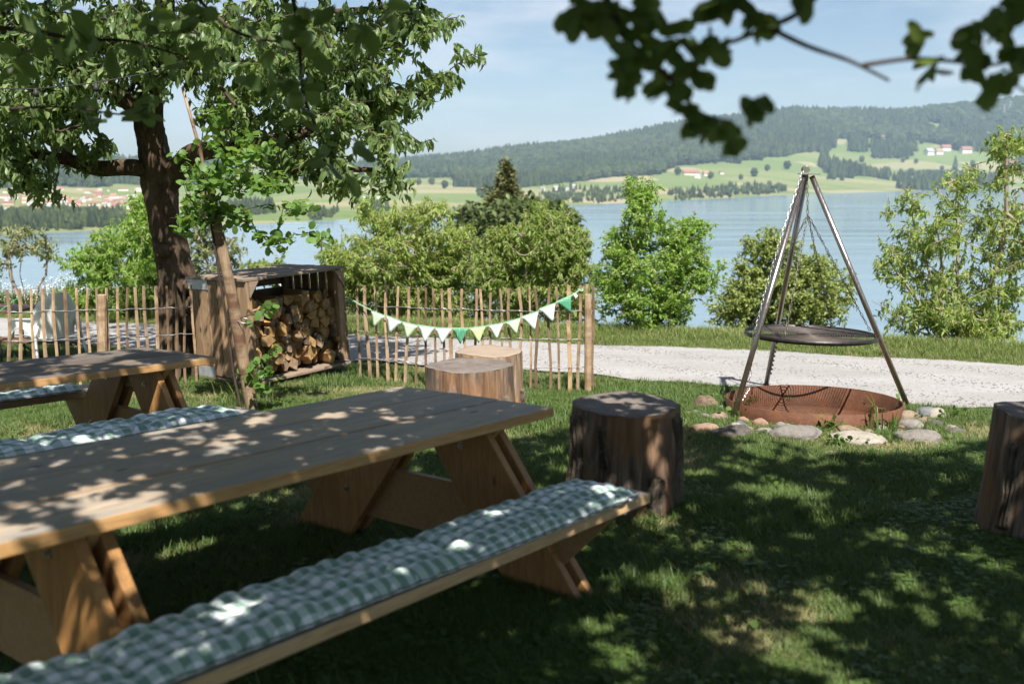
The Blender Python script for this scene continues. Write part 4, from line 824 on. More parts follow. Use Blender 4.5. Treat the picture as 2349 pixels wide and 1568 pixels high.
# the conifer: whorls of drooping needle sprays
def conifer():
    g = np.random.default_rng(61); dep = 46.0; top = D(1162, 374, dep); b = bank_base(1166, dep); H = top[2] - b[2]; e = empty('conifer', b, None, 'dark conifer whose ragged tip stands against the hillside', 'tree')
    mb = MB(); mb.tube([b, (b + top) / 2, top], [.35, .2, .03], 8); child_world(mb.build('trunk', M['bark_dark'], smooth=True), e); pos = []; dr = []; ln = []; px1 = dep / F
    for z in np.arange(2.0, 190, 5.2):            # measured in picture units below the tip
        r = (4 + 0.30 * z + (12 if 60 < z < 120 else 0)) * g.uniform(0.7, 1.2) * px1
        for q in range(int(5 + z / 18)):
            a = g.uniform(0, 6.28); rr = r * g.uniform(0.6, 1.25)
            if z > 50 and z < 58 and q == 0: a, rr = math.pi, 52 * px1
            c = top + [0, 0, -z * px1]; n = int(8 + rr / px1 * 0.5)
            for u in g.uniform(0.1, 1, n):
                p = c + np.array([math.cos(a) * rr * u, math.sin(a) * rr * u, (0.35 * u - 0.55 * u * u) * rr]); pos.append(p + g.normal(0, 0.09, 3)); dr.append(np.array([math.cos(a), math.sin(a), 0.1]) + g.normal(0, 0.6, 3)); ln.append(g.uniform(0.16, 0.34))
    o = child_world(link_mesh('crown', leaf_mesh('crown', g, np.array(pos), np.array(dr), np.array(ln), 'tuft', M['conifer'], 1.0)), e); o['kind'] = 'stuff'
conifer()

# ------------------------------------------------------------------ apple trees standing behind the camera: their crowns shade the tables, their twigs hang into view
def frame_top(y): return CAMZ + 0.163 * y
def canopy(name, label, tx, ty, xr, seed, natt, hang, clusters, hdepth, twigs, apples, leaf_wid, hang_leaf, keep, cmul=1.0):
    g = np.random.default_rng(seed); base = np.array([tx, ty, gz(tx, ty)])
    x = g.uniform(xr[0], xr[1], natt * 4); y = g.uniform(-1.0, 5.6, natt * 4); lo = np.maximum(frame_top(np.maximum(y, 0)) + 0.60, 2.4); z = lo + (4.7 - lo) * g.uniform(0, 1, natt * 4) ** 1.3
    # crowns leave gaps that let the sun through in patches
    s = z / (-LDIR.z); sx, sy = x + LDIR.x * s, y + LDIR.y * s
    dens = vnoise(sx + 20, sy + 20, 1.5, seed) * 0.42 + vnoise(sx + 9, sy + 31, 4.0, seed + 1) * 0.58
    ok = (dens > keep) & (np.hypot((x - (xr[0] + xr[1]) / 2) / ((xr[1] - xr[0]) / 2), (y - 1.9) / 3.9) < 1.08) & (sy < 6.95 + 0.5 * np.sin(sx * 1.7))
    att = np.stack([x, y, z], 1)[ok][:natt]
    tr = [[base, base + [0, 0.05, .8], base + [.05, .2, 1.6], base + [0, .5, 2.3], base + [0.1, 1.2, 2.9], base + [.1, 2.4, 3.2]], [base + [.05, .2, 1.6], base + [-.7, .4, 2.3], base + [-1.6, .9, 2.8], base + [-2.4, 1.8, 3.0]], [base + [0, .5, 2.3], base + [.8, .6, 2.7], base + [1.7, 1.3, 3.0], base + [2.3, 2.2, 3.1]]]
    e, *_ = plant(name, label, 'tree', tuple(base), tr, att, 24, .42, .088, 'tuft', M['apple'], M['bark_dark'], seed + 5, .0045, .42, .65, .35, step=.45, up_bias=1.1, wid=1.7)
    for pts, r0, r1 in twigs:
        mb = MB(); P = [D(a, b, dd) for a, b, dd in pts]; gnarly(mb, P, list(np.linspace(r0, r1, len(P))), g, 8, 4, .12); child_world(mb.build('twig', M['bark_dark'], smooth=True), e)
    pos = []; dr = []; ln = []
    for (cx, cy, rad, n) in clusters:
        for k in range(int(round(n * cmul))):
            a = g.uniform(0, 6.28); r = rad * math.sqrt(g.uniform()) * 0.8; dd = hdepth + g.uniform(-.14, .14); p = D(cx + r * math.cos(a), cy + r * math.sin(a), dd); L = hang_leaf * g.uniform(.7, 1.2)
            d = np.array([math.cos(a) * .8 + g.normal(0, .4), g.normal(0, .55), -math.sin(a) * .5 - .45 + g.normal(0, .3)]); pos.append(p - unit(d) * L * .5); dr.append(d); ln.append(L)
    pos, dr, ln = map(np.array, (pos, dr, ln)); leaf_objects(g, e, pos, dr, ln, 'round', M['apple'], leaf_wid, .5)
    for (ax, ay, ar) in apples:
        mb = MB(); pr = [(0.02, -.86), (.3, -.93), (.68, -.72), (.96, -.2), (.99, .2), (.8, .68), (.45, .92), (.15, .85), (0.02, .70)]; r = ar * hdepth / F
        mb.lathe([(a * r, b * r) for a, b in pr], 20); o = mb.build('apple', M['fruit'], e, True); c = D(ax, ay, hdepth); o.location = Vector(c) - e.location; o.rotation_euler = (g.uniform(-.3, .3), g.uniform(-.3, .3), 0)
        mb = MB(); mb.tube([(0, 0, r * .7), (r * .1, 0, r * 1.5)], r * .06, 5); mb.build('stem', M['bark_dark'], o)
    return e
canopy('apple_tree', 'apple tree hanging in from the top left with green apples', -2.3, -1.4, (-4.6, 0.6), 71, 2150, None,
       [(30, 30, 70, 8), (100, 90, 70, 9), (50, 140, 55, 6), (175, 60, 65, 7), (245, 110, 60, 7), (330, 70, 70, 8), (415, 70, 60, 7), (480, 125, 50, 5), (560, 55, 55, 6), (620, 100, 60, 6), (690, 55, 55, 6), (705, 140, 45, 5), (640, 190, 40, 4), (560, 200, 35, 3), (325, 265, 38, 6), (345, 235, 25, 3), (185, 255, 30, 4), (215, 285, 18, 2), (690, 275, 38, 4), (700, 210, 30, 3), (750, 370, 40, 5), (800, 425, 22, 3), (825, 355, 40, 4), (840, 70, 45, 4), (900, 30, 35, 3), (770, 40, 45, 4), (470, 30, 60, 6), (380, 130, 40, 4)], 4.05,
       [([(-60, 60, 4.05), (60, 70, 4.05), (180, 90, 4.05), (300, 95, 4.05), (420, 130, 4.05)], .012, .004), ([(20, 250, 4.05), (110, 245, 4.05), (190, 250, 4.05), (270, 262, 4.05), (330, 262, 4.05)], .006, .003), ([(660, -60, 4.05), (680, 40, 4.05), (690, 150, 4.05), (700, 230, 4.05), (740, 320, 4.05), (800, 410, 4.05)], .010, .003), ([(420, -40, 4.05), (520, 60, 4.05), (600, 90, 4.05), (690, 100, 4.05)], .008, .004)],
       [(697, 36, 19), (697, 90, 21), (680, 231, 22), (248, 262, 10)], .74, .100, .35)
canopy('apple_tree', 'apple tree whose dark twigs hang in from the top right', 2.9, -1.5, (-0.4, 5.0), 83, 2500, None,
       [(1330, 30, 50, 8), (1400, 50, 60, 9), (1470, 40, 55, 7), (1480, 120, 55, 8), (1440, 185, 35, 5), (1430, 130, 30, 4), (1560, 100, 50, 7), (1640, 120, 40, 6), (1600, 170, 45, 6), (1530, 205, 38, 5), (1580, 262, 32, 5), (1640, 295, 30, 5), (1600, 300, 22, 3), (1722, 255, 24, 4), (1745, 245, 14, 2), (1683, 300, 10, 2), (1682, 338, 6, 1), (1690, 10, 30, 4), (1745, 55, 28, 4), (1640, 10, 30, 3), (1850, 0, 30, 3), (2110, 90, 26, 3), (2140, 160, 32, 4), (2225, 150, 40, 5), (2240, 95, 40, 4), (2300, 70, 42, 6), (2330, 130, 35, 5), (2325, 190, 34, 4), (2280, 190, 25, 3), (2270, 225, 18, 2), (2340, 20, 35, 4)], 2.1,
       [([(1620, -60, 2.1), (1690, 10, 2.1), (1760, 60, 2.1), (1850, 105, 2.1), (1950, 140, 2.1), (2040, 185, 2.1)], .0085, .003), ([(1980, 150, 2.1), (2085, 135, 2.1), (2180, 140, 2.1), (2270, 150, 2.1), (2349, 130, 2.1)], .005, .003), ([(1900, -40, 2.1), (1830, 30, 2.1), (1760, 62, 2.1), (1680, 95, 2.1), (1600, 110, 2.1)], .0075, .004), ([(1380, -30, 2.1), (1430, 80, 2.1), (1490, 140, 2.1), (1560, 200, 2.1), (1600, 260, 2.1), (1680, 280, 2.1)], .010, .003)],
       [], .80, .058, .36, 2.0)

# ------------------------------------------------------------------ picnic tables, benches, cushions
A0 = G(1270.8, 938, .75); YAW = R(38.7); TD = np.array([math.sin(YAW), math.cos(YAW)]); TPn = np.array([TD[1], -TD[0]])
def TF(al, pe): q = A0[:2] + al * TD + pe * TPn; return Vector((q[0], q[1], gz(q[0], q[1])))
TROT = Matrix.Rotation(-math.atan(SLOPE), 3, 'X') @ Matrix.Rotation(R(90) - YAW, 3, 'Z')     # local x runs along the table, y to its far side
def board(name, parent, size, loc, mat, rot=None, bev=.004, mats=None):
    mb = MB(); mb.box((0, 0, 0), size)
    o = mb.build(name, mat if mats is None else mats, parent, False, bev, 2); o.location = loc
    if rot is not None: o.rotation_euler = rot
    return o
def top_board(name, parent, size, loc, top, side, bev=.004):
    mb = MB(); mb.box((0, 0, 0), size); me = mb.mesh(name, [side, top], False, bev, 2)
    for p in me.polygons:
        if p.normal.z > 0.6: p.material_index = 1
    o = link_mesh(name, me, parent); o.location = loc; return o
def prism_part(name, parent, poly, x0, x1, mat, bev=.003):
    mb = MB(); mb.prism(poly, x0, x1); return mb.build(name, mat, parent, False, bev, 1)
def bolt(parent, x, y, z, s=-1):
    mb = MB(); mb.tube([(0, 0, 0), (s * .004, 0, 0)], .017, 12); mb.tube([(s * .004, 0, 0), (s * .016, 0, 0)], .010, 6); o = mb.build('bolt', M['bright_steel'], parent); o.location = (x, y, z); return o
def trestle(parent, x, k):
    """a frame of two pairs of wide splayed boards gripping a top bar and the long beam that carries both seats"""
    th = .044; H = .704; lw = .205 * k; wt, wb = .19 * k, .735 * k
    for s in (-1, 1):
        for dx in (-1, 1):
            xa = x + dx * th - th / 2; poly = [(s * wt - lw, H), (s * wt + lw, H), (s * wb + lw, 0), (s * wb - lw, 0)]
            if s < 0 and wt < lw: poly[1] = (-.002, H); poly.insert(2, (-.002, H - (lw - wt) / (wb - wt) * H))
            if s > 0 and wt < lw: poly[0] = (.002, H); poly.append((.002, H - (lw - wt) / (wb - wt) * H))
            prism_part('leg', parent, poly, xa + .0008, xa + th - .0008, M['leg'])
    prism_part('top_bar', parent, [(-.46 * k, H - .001), (.46 * k, H - .001), (.31 * k, H - .15), (-.31 * k, H - .15)], x - th / 2 + .002, x + th / 2 - .002, M['larch'])
    prism_part('seat_beam', parent, [(-1.07 * k, .404), (1.07 * k, .404), (.80 * k, .13), (-.80 * k, .13)], x - th / 2 + .002, x + th / 2 - .002, M['larch'])
    for s in (-1, 1):
        for zz in (H - .10, .27): bolt(parent, x - 1.5 * th, s * (wt + (wb - wt) * (1 - zz / H)), zz)
def table(al, pe, L, W, label, topmat, sidemat, tre, k=1.0):
    c = TF(al - L / 2, pe - W / 2); e = empty('picnic_table', c, TROT, label, 'table', 'wooden picnic tables'); n = 3; w = (W - .012 * (n - 1)) / n
    for q in range(n):
        y = -W / 2 + w / 2 + q * (w + .012); top_board('plank', e, (L + (.0, .012, -.006)[q], w, .045), (0, y, .7275 + (.0, .001, -.0005)[q]), topmat, sidemat)
    for s in (-1, 1): top_board('seat', e, (L - .02, .30, .045), (-.06 if s < 0 and k == 1.0 else 0, s * .93 * k, .4275), M['top'], M['larch_pale'])
    for tx in tre: trestle(e, L / 2 - tx, k)
    return e
def cushion(al_end, pe, L, W, label, seed, tape=True, z0=.4515, per=.098, cell=.12):
    """a tufted pad: soft pillows between stitched dimples, gingham running in both directions"""
    g = np.random.default_rng(seed); c = TF(al_end - L / 2, pe); e = empty('seat_cushion', c, TROT, label, 'cushion', 'gingham bench cushions'); nxc = int(round(L / cell)); nyc = int(round(W / (cell * .95))); nx, ny = nxc * 6, nyc * 6
    X, Y = np.meshgrid(np.linspace(-L / 2, L / 2, nx + 1), np.linspace(-W / 2, W / 2, ny + 1), indexing='ij'); u = (X + L / 2) / L * nxc; v = (Y + W / 2) / W * nyc; rnd = g.uniform(.45, 1.25, (nxc + 1, nyc + 1)); amp = rnd[np.minimum(u.astype(int), nxc), np.minimum(v.astype(int), nyc)]; u = u + .10 * np.sin(v * 2.3 + X * 3.1 + seed); u = np.clip(u, 0, nxc)
    pil = (np.abs(np.sin(np.pi * u)) ** .55) * (np.abs(np.sin(np.pi * v)) ** .55); edge = np.minimum(1, np.minimum(X + L / 2, L / 2 - X) / .05) * np.minimum(1, np.minimum(Y + W / 2, W / 2 - Y) / .05); edge = np.sqrt(np.clip(edge, 0, 1))
    wob = .010 * np.sin(X * 5.3 + seed) + .006 * np.sin(X * 13 + 2 * seed); long_fold = 0.018 * np.exp(-((np.mod(X + .2 * seed, .62) - .31) / .05) ** 2)
    top = .012 + edge * (.032 + .019 * pil * amp) + wob * edge * .6 - long_fold * edge; bulge = .012 * np.abs(np.sin(np.pi * u)) * (np.abs(v / nyc - .5) > .49)
    Yt = Y * (1 + .06 * np.abs(np.sin(np.pi * u)) * (np.abs(2 * v / nyc - 1) ** 3)); bot = np.zeros_like(top) + .001 + .004 * (1 - edge)
    V = np.concatenate([np.stack([X, Yt + .012 * np.sin(X * 2.1 + seed), top], -1).reshape(-1, 3), np.stack([X, Y * .97 + .012 * np.sin(X * 2.1 + seed), bot], -1).reshape(-1, 3)]); m = (nx + 1) * (ny + 1); i = np.arange(nx * ny); r, cc = i // ny, i % ny; a = r * (ny + 1) + cc
    q = np.stack([a, a + ny + 1, a + ny + 2, a + 1], 1); fs = [q, q[:, ::-1] + m]; ed = []
    for k in range(nx): ed += [(k * (ny + 1), (k + 1) * (ny + 1)), ((k + 1) * (ny + 1) + ny, k * (ny + 1) + ny)]
    for k in range(ny): ed += [(k + 1, k), (nx * (ny + 1) + k, nx * (ny + 1) + k + 1)]
    ed = np.array(ed); fs.append(np.stack([ed[:, 1], ed[:, 0], ed[:, 0] + m, ed[:, 1] + m], 1)); Fq = np.concatenate(fs)
    me = np_mesh('pad', V, Fq, 4, [M['gingham']]); uvl = me.uv_layers.new(name='UV'); lv = Fq.ravel(); uv = np.stack([V[lv, 0] / per, (V[lv, 1] - V[lv, 2] * np.sign(V[lv, 1]) * (np.abs(V[lv, 1]) > W * .46) * .9) / per], 1).astype(np.float32); uvl.data.foreach_set('uv', uv.ravel())
    o = link_mesh('pad', me, e); o.location = (0, 0, z0)
    mb = MB(); pts = [(x, -W / 2 * 1.02 + .012 * math.sin(x * 2.1 + seed) - .010 * abs(math.sin(math.pi * (x + L / 2) / L * nxc)), z0 + .020) for x in np.linspace(-L / 2 + .01, L / 2 - .01, nx)]; mb.tube(pts, .0022, 5); mb.build('piping', M['piping'], e)
    if tape:
        for sx in (L / 2 - .10,):
            mb = MB(); y0 = -W / 2; P = [(sx, y0 + .02, z0 + .022), (sx + .01, y0 - .022, z0 + .012), (sx + .015, -.1515, z0 - .001), (sx + .02, -.1530, z0 - .06)]
            for k in range(3):
                a_, b_ = Vector(P[k]), Vector(P[k + 1]); h = Vector((.011, 0, 0)); mb.add([a_ - h, a_ + h, b_ + h, b_ - h], [(0, 1, 2, 3)])
            ot = mb.build('tie_tape', M['white_tape'], e); md = ot.modifiers.new('thick', 'SOLIDIFY'); md.thickness = .002
    return e
table(0, 0, 3.0, 1.0, 'large picnic table in the foreground with grey weathered top and attached seats', M['top'], M['larch'], (.335, 2.265))
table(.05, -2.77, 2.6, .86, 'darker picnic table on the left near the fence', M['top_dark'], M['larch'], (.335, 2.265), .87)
cushion(-.17, .58 - .17, 2.8, .34, 'long green and white checked cushion on the nearest seat', 3, per=.060, cell=.095)
cushion(-.13, -3.2 + .81, 2.3, .36, 'checked cushion seen just behind the large table top', 5, False)
cushion(-.30, -3.2 - .81, 2.0, .36, 'checked cushion showing under the left picnic table', 8, False)

# ------------------------------------------------------------------ tree stump seats
def stump(px, py, wpx, hpx, label, side, top, seed, lean=(0, 0), bark_arcs=(), taper=.97):
    g = np.random.default_rng(seed); c = G(px, py); r = wpx / 2 * c[1] / F; h = hpx * c[1] / F / cp; base = Vector(c) + Vector((0, r * .9, 0)); base.z = gz(base.x, base.y); k_ = base.y / c[1]; r *= k_; h *= k_
    e = empty('tree_stump', base, (lean[0], lean[1], 0), label, 'stump', 'tree stump seats'); n = 72; m = 16; o = g.uniform(0, 9, 8); V = []
    def rad(a, z): return r * (taper + (1 - taper) * 2 * (1 - z) + .022 * math.sin(2 * a + o[0]) + .012 * math.sin(3 * a + o[1] + z) + .007 * math.sin(7 * a + o[2]) + .008 * math.sin(13 * a + o[3] + 2 * z) + .05 * (1 - z) ** 6 * (1 + math.sin(5 * a + o[4])))
    cracks = [(g.uniform(0, 6.28), g.uniform(.018, .055), g.uniform(-.25, .25)) for _ in range(20)]
    for j in range(m + 1):
        z = j / m
        for k in range(n):
            a = 2 * math.pi * k / n; q = rad(a, z)
            for ca, cw, cs in cracks:
                d = (a - ca - cs * z + math.pi) % (2 * math.pi) - math.pi; q -= r * cw * math.exp(-(d / .05) ** 2)
            V.append((q * math.cos(a), q * math.sin(a), -.06 + z * (h + .06) + (.006 * math.sin(3 * a + o[5]) if j == m else 0)))
    Fs = [(j * n + k, j * n + (k + 1) % n, (j + 1) * n + (k + 1) % n, (j + 1) * n + k) for j in range(m) for k in range(n)]
    mb = MB(); mb.add(V, Fs, 0); so = mb.build('trunk_section', side, e, True)
    mb = MB(); rings = [1.0, .985, .8, .55, .3, .08]; VV = []
    for q, f_ in enumerate(rings):
        for k in range(n):
            v = V[m * n + k]; VV.append((v[0] * f_, v[1] * f_, v[2] + (.0 if q == 0 else .004) + .004 * math.sin(v[0] * f_ * 30 + o[6]) * math.sin(v[1] * f_ * 27)))
    FF = [(q * n + k, q * n + (k + 1) % n, (q + 1) * n + (k + 1) % n, (q + 1) * n + k) for q in range(len(rings) - 1) for k in range(n)] + [tuple((len(rings) - 1) * n + k for k in range(n))]
    mb.add(VV, FF, 0); mb.build('sawn_top', top, e, True)
    for (a0, a1, z0, z1) in bark_arcs:
        mb = MB(); na, nz_ = 10, 16; VV = []
        for j in range(nz_ + 1):
            z = z0 + (z1 - z0) * j / nz_; w0 = a0 + .05 * math.sin(z * 9 + o[0]) + g.uniform(-.015, .015); w1 = a1 + .05 * math.sin(z * 7 + o[1]) + g.uniform(-.015, .015)
            for k in range(na + 1):
                a = w0 + (w1 - w0) * k / na; t_ = (.016 if 0 < k < na and 0 < j < nz_ else -.012) * (1 + .5 * math.sin(k * 2.4 + o[2]) + g.uniform(-.2, .2)) * r / .3; q = rad(a, z) + t_; VV.append((q * math.cos(a), q * math.sin(a), z * h))
        mb.add(VV, [(j * (na + 1) + k, j * (na + 1) + k + 1, (j + 1) * (na + 1) + k + 1, (j + 1) * (na + 1) + k) for j in range(nz_) for k in range(na)]); mb.build('bark', M['bark_chunk'], e, False)
    return e
stump(1443, 1195, 258, 250, 'dark stump with loose bark in the middle behind the nearest seat cushion', M['stump_dark'], M['stump_top_dark'], 4, (0, 0), [(-2.95, -2.55, .05, .97), (-.62, -.2, .1, .95), (-1.25, -.95, .0, .45), (-2.2, -2.0, .5, .9)])
stump(2420, 1258, 250, 296, 'dark stump cut off by the right edge of the picture', M['stump_dark'], M['stump_top_dark'], 6, (0, R(3.0)), [(-2.7, -2.4, .1, .8), (-1.2, -.8, 0, .9)])
stump(1076, 985, 208, 134, 'low brown stump with dark streaks before the bunting', M['stump_dark'], M['stump_top_dark'], 8, (R(-1), R(-1)), [(-.75, -.5, .0, .55), (-2.9, -2.7, 0, .5)])
stump(1121, 952, 157, 138, 'pale freshly peeled stump behind the low brown stump', M['stump_pale'], M['stump_top_pale'], 9, (0, 0), [(-.4, -.15, .0, .4)])

# ------------------------------------------------------------------ paling fence
fe_ = empty('paling_fence', G(1353, 897), None, 'split paling fence with wires running behind the stumps and the crate', 'fence')
FL = np.array([(G(x, y)[0], G(x, y)[1]) for x, y in ((1353, 897), (1216, 898), (955, 884), (807, 868))]); FLL = np.array([D(x, 700, d)[:2] for x, d in ((0, 9.15), (210, 9.45), (410, 9.75), (600, 10.15))])
def fence_depth(px):
    lst = [(q[0] / q[1], q[1]) for q in list(FLL) + list(FL[::-1])]; lst.sort(); k = np.array([a for a, _ in lst]); d = np.array([b for _, b in lst]); return float(np.interp((px - CX) / F * .985, k, d))
Z7 = lambda x, y: ((1300 + x / 1.9575) / 1.74372, (900 + y / 1.9575) / 1.74372)
Z5 = lambda x, y: ((x / 1.742) / 1.74372, (800 + y / 1.742) / 1.74372)
ST = [(Z7(a, b), Z7(c, 1250)[0], w) for a, b, c, w in [(250, 470, 275, 1), (310, 472, 350, 1.5), (390, 470, 415, 1.1), (477, 472, 488, 1.35), (573, 480, 545, 1.1), (655, 487, 628, 1.3), (727, 487, 715, 1), (790, 490, 795, 1), (845, 495, 865, 1.1), (912, 497, 935, 1.1), (970, 497, 1010, 1.6), (1070, 500, 1090, 1.2), (1187, 500, 1155, 1.2), (1215, 502, 1235, 1.1), (1297, 528, 1305, 1.1), (1370, 502, 1382, 1), (1440, 495, 1450, 1.2), (1515, 493, 1532, 1.3), (1600, 490, 1605, .9), (1640, 490, 1674, 1.25), (1757, 488, 1757, 1.15), (1810, 482, 1835, 1), (1908, 472, 1912, 1.7), (1997, 472, 1985, 1.3), (2097, 470, 2100, 1.2), (2052, 465, 2050, 1.3)]]
ST += [(Z5(a, b), Z5(c, 1110)[0], w) for a, b, c, w in [(48, 625, 62, 1.3), (135, 622, 150, 1.35), (217, 616, 237, 1.1), (300, 615, 322, 1.4), (370, 612, 395, 1.1), (450, 610, 484, 1.4), (530, 612, 552, 1), (611, 612, 622, 1.1), (671, 612, 686, 1), (740, 612, 756, 1.1), (820, 606, 823, 1.2), (888, 608, 899, 1.1), (940, 607, 967, 1.2), (1000, 598, 1044, 1.25), (1085, 598, 1100, 1.4), (1160, 598, 1172, 1), (1222, 590, 1237, 1.25), (1278, 590, 1300, 1), (1330, 590, 1368, 1)]]
wires = {k: [] for k in (.22, .50, .78)}; g = np.random.default_rng(91)
for (tx, ty), bx_, w in ST:
    dep = fence_depth(tx); t = D(tx, ty, dep); b = D(bx_, 890, dep + .0); b[1] = dep; b[2] = gz(b[0], dep) - .12; b = np.array(b); n = 7; mb = MB(); r = .0122 * w; pts = []; k1, k2 = g.normal(0, .008, 2)
    for k in range(n):
        u = k / (n - 1); p = b * (1 - u) + t * u; p = p + np.array([k1 * math.sin(math.pi * u) + k2 * math.sin(2 * math.pi * u), 0, 0]); pts.append(p)
    mb.tube(pts, [r * (1.12 - .2 * k / (n - 1)) * g.uniform(.92, 1.08) for k in range(n)], 5); o = child_world(mb.build('stake', M['stake']), fe_)
    for hh in wires:
        u = (gz(b[0], dep) + hh * .98 + .02 - b[2]) / (t[2] - b[2]); q = b * (1 - u) + t * u; wires[hh].append((q[0], q[1] - r - .003, q[2] + g.normal(0, .004), q[1]))
for (px, pt, w, py) in ((1349, 675, .034, 897), (234, 676, .048, 860)):
    dep = fence_depth(px) - .05; mb = MB(); gnarly(mb, [D(px, py, dep) + [0, 0, -.1], D(px, (py + pt) / 2, dep), D(px - 1, pt, dep)], [w, w, w * .92], g, 10, 5, .05); child_world(mb.build('post', M['stake'], smooth=False), fe_)
for hh, lst in [(h_, [q for q in l_ if (q[0] / q[3] < -.26) == left]) for h_, l_ in wires.items() for left in (True, False)]:
    lst.sort(); mb = MB(); P = []
    for k, (x, y, z, yc) in enumerate(lst):
        P.append((x, y, z))
        if k < len(lst) - 1: x2, y2, z2, _ = lst[k + 1]; P.append(((x + x2) / 2, (y + y2) / 2 + .012, (z + z2) / 2 - .004 + g.normal(0, .004)))
    mb.tube(P, .0032, 5)
    mb.tube([(a, b + .010, c + .004 * math.sin(i * 2.1)) for i, (a, b, c) in enumerate(P)], .0026, 4); child_world(mb.build('wire', M['wire']), fe_)
# green cord tied to a stake at the left end
mb = MB(); q0 = D(-60, 745, 9.1); q1 = D(*Z5(130, 678), fence_depth(76) - .03); mb.tube([q0, (q0 + q1) / 2 + [0, 0, -.02], q1], .004, 5); mb.tube([q1 + [.022 * math.cos(a), .022 * math.sin(a) + .03, .004 * math.sin(3 * a)] for a in np.linspace(0, 9.4, 22)], .004, 5)
tag(mb.build('green_cord', M['green_cord']), 'green cord knotted round a fence stake at the left edge', 'cord')

# ------------------------------------------------------------------ bunting on the fence
bu = empty('bunting', D(*Z7(1995, 510), fence_depth(1340) - .06), None, 'string of green and white pennants hung along the paling fence', 'bunting')
PEN = [((360, 672), (470, 715), (380, 800), 'pen_light', 'light green pennant at the left end'), ((480, 712), (600, 760), (503, 848), 'pen_white', None), ((605, 762), (727, 790), (640, 890), 'pen_light', None), ((733, 788), (855, 805), (780, 920), 'pen_white', None), ((862, 808), (993, 812), (915, 930), 'pen_white', None), ((997, 812), (1122, 812), (1060, 930), 'pen_green', 'dark green dotted pennant in the middle'), ((1130, 810), (1257, 795), (1205, 922), 'pen_lime', None), ((1280, 790), (1393, 772), (1345, 892), 'pen_white', None), ((1415, 765), (1530, 732), (1500, 853), 'pen_light', None), ((1540, 722), (1670, 680), (1643, 820), 'pen_white', None), ((1680, 660), (1805, 615), (1785, 757), 'pen_white', None), ((1815, 605), (1928, 555), (1925, 683), 'pen_green', 'dark green dotted pennant at the right end')]
def bd(px): return fence_depth(px) - .055
for a, b, c, m, lab in PEN:
    P = [Vector(D(*Z7(*q), bd(Z7(*q)[0]))) for q in (a, b, c)]; mb = MB(); n = 7; V = []; ids = {}
    for i in range(n):
        for j in range(n - i):
            u, v = i / (n - 1), j / (n - 1); p = P[0] * (1 - u - v) + P[1] * u + P[2] * v; p = p + Vector((0, -.010 * math.sin(3.3 * u + 2 * v) * v * 2, 0)); ids[(i, j)] = len(V); V.append(p)
    Fs = []
    for i in range(n - 1):
        for j in range(n - 1 - i):
            Fs.append((ids[(i, j)], ids[(i + 1, j)], ids[(i, j + 1)]))
            if (i + 1, j + 1) in ids: Fs.append((ids[(i + 1, j)], ids[(i + 1, j + 1)], ids[(i, j + 1)]))
    mb.add(V, Fs); o = child_world(mb.build('pennant', M[m], smooth=True), bu); md = o.modifiers.new('thick', 'SOLIDIFY'); md.thickness = .0015
    if lab: o['label'] = lab
tp = [(183, 575), (240, 605), (300, 640), (360, 668)] + [q for p in PEN for q in (p[0], p[1])] + [(1960, 535), (1997, 508)]; mb = MB(); pts = [Vector(D(*Z7(x, y - 4), bd(Z7(x, y)[0]) - .002)) for x, y in tp]
for k in range(len(pts) - 1):
    h = Vector((0, 0, .007)); mb.add([pts[k] - h, pts[k + 1] - h, pts[k + 1] + h, pts[k] + h], [(0, 1, 2, 3)])
o = child_world(mb.build('tape', M['tape_green']), bu); o.modifiers.new('thick', 'SOLIDIFY').thickness = .003
mb = MB(); q = Vector(D(*Z7(1997, 508), fence_depth(1335))); mb.tube([q + Vector((.026 * math.cos(a), .026 * math.sin(a), .008 * math.sin(2 * a))) for a in np.linspace(0, 12.6, 30)], .0055, 5); child_world(mb.build('knot', M['tape_green']), bu)
P = [Vector(D(*Z7(x, y), bd(1320) - .01)) for x, y in ((1945, 545), (1962, 530), (1982, 552), (1963, 572))]; mb = MB(); mb.add(P, [(0, 1, 2, 3)]); o = child_world(mb.build('label_tag', M['white_tape']), bu); o.modifiers.new('thick', 'SOLIDIFY').thickness = .001

# ------------------------------------------------------------------ firewood crate and its logs
c0 = G(589, 893); CA = R(51); CW, CDp, CH = 1.22, .98, 1.06
crate = empty('wooden_crate', c0, (R(-2.2), R(-1.5), CA), 'large weathered wooden crate lying on its side and filled with firewood', 'crate')
# local: x along the open front to the right, y inwards (away from the opening), z up; origin at the front left lower corner
z0 = .07
for k in range(6):       # left side: upright boards
    w = CDp / 6 - .012; o = board('side_board', crate, (.024, w, CH - z0 - .02), (.0, CDp * (k + .5) / 6, z0 + (CH - z0) / 2), M['crate'], None, .004)
for k in range(7):       # right side: upright boards with light between them
    w = CDp / 7 - .030; board('side_board', crate, (.024, w, CH - z0 - .03), (CW, CDp * (k + .5) / 7, z0 + (CH - z0) / 2), M['crate'], None, .004)
for k in range(5):       # back: cross boards
    h = (CH - z0) / 5 - .03; board('back_board', crate, (CW - .03, .022, h), (CW / 2, CDp, z0 + (CH - z0) * (k + .5) / 5), M['crate_h'], None, .003)
for k in range(6): board('top_board', crate, (CW + .07, CDp / 6 - .006, .026), (CW / 2, CDp * (k + .5) / 6, CH + .008 + .003 * (k % 2)), M['crate_h'], None, .004)
for k in range(5): board('floor_board', crate, (CW + .04, CDp / 5 - .02, .028), (CW / 2, CDp * (k + .5) / 5, z0 - .02), M['crate_h'], None, .004)
for x, y in ((.03, .045), (CW - .055, .045), (.05, CDp - .06), (CW - .055, CDp - .06)): board('corner_post', crate, (.07, .07, CH - z0 - .06) if x > .1 or y > .1 else (.03, .07, CH - z0 - .06), (x, y, z0 + (CH - z0) / 2 - .01), M['crate'], None, .005)
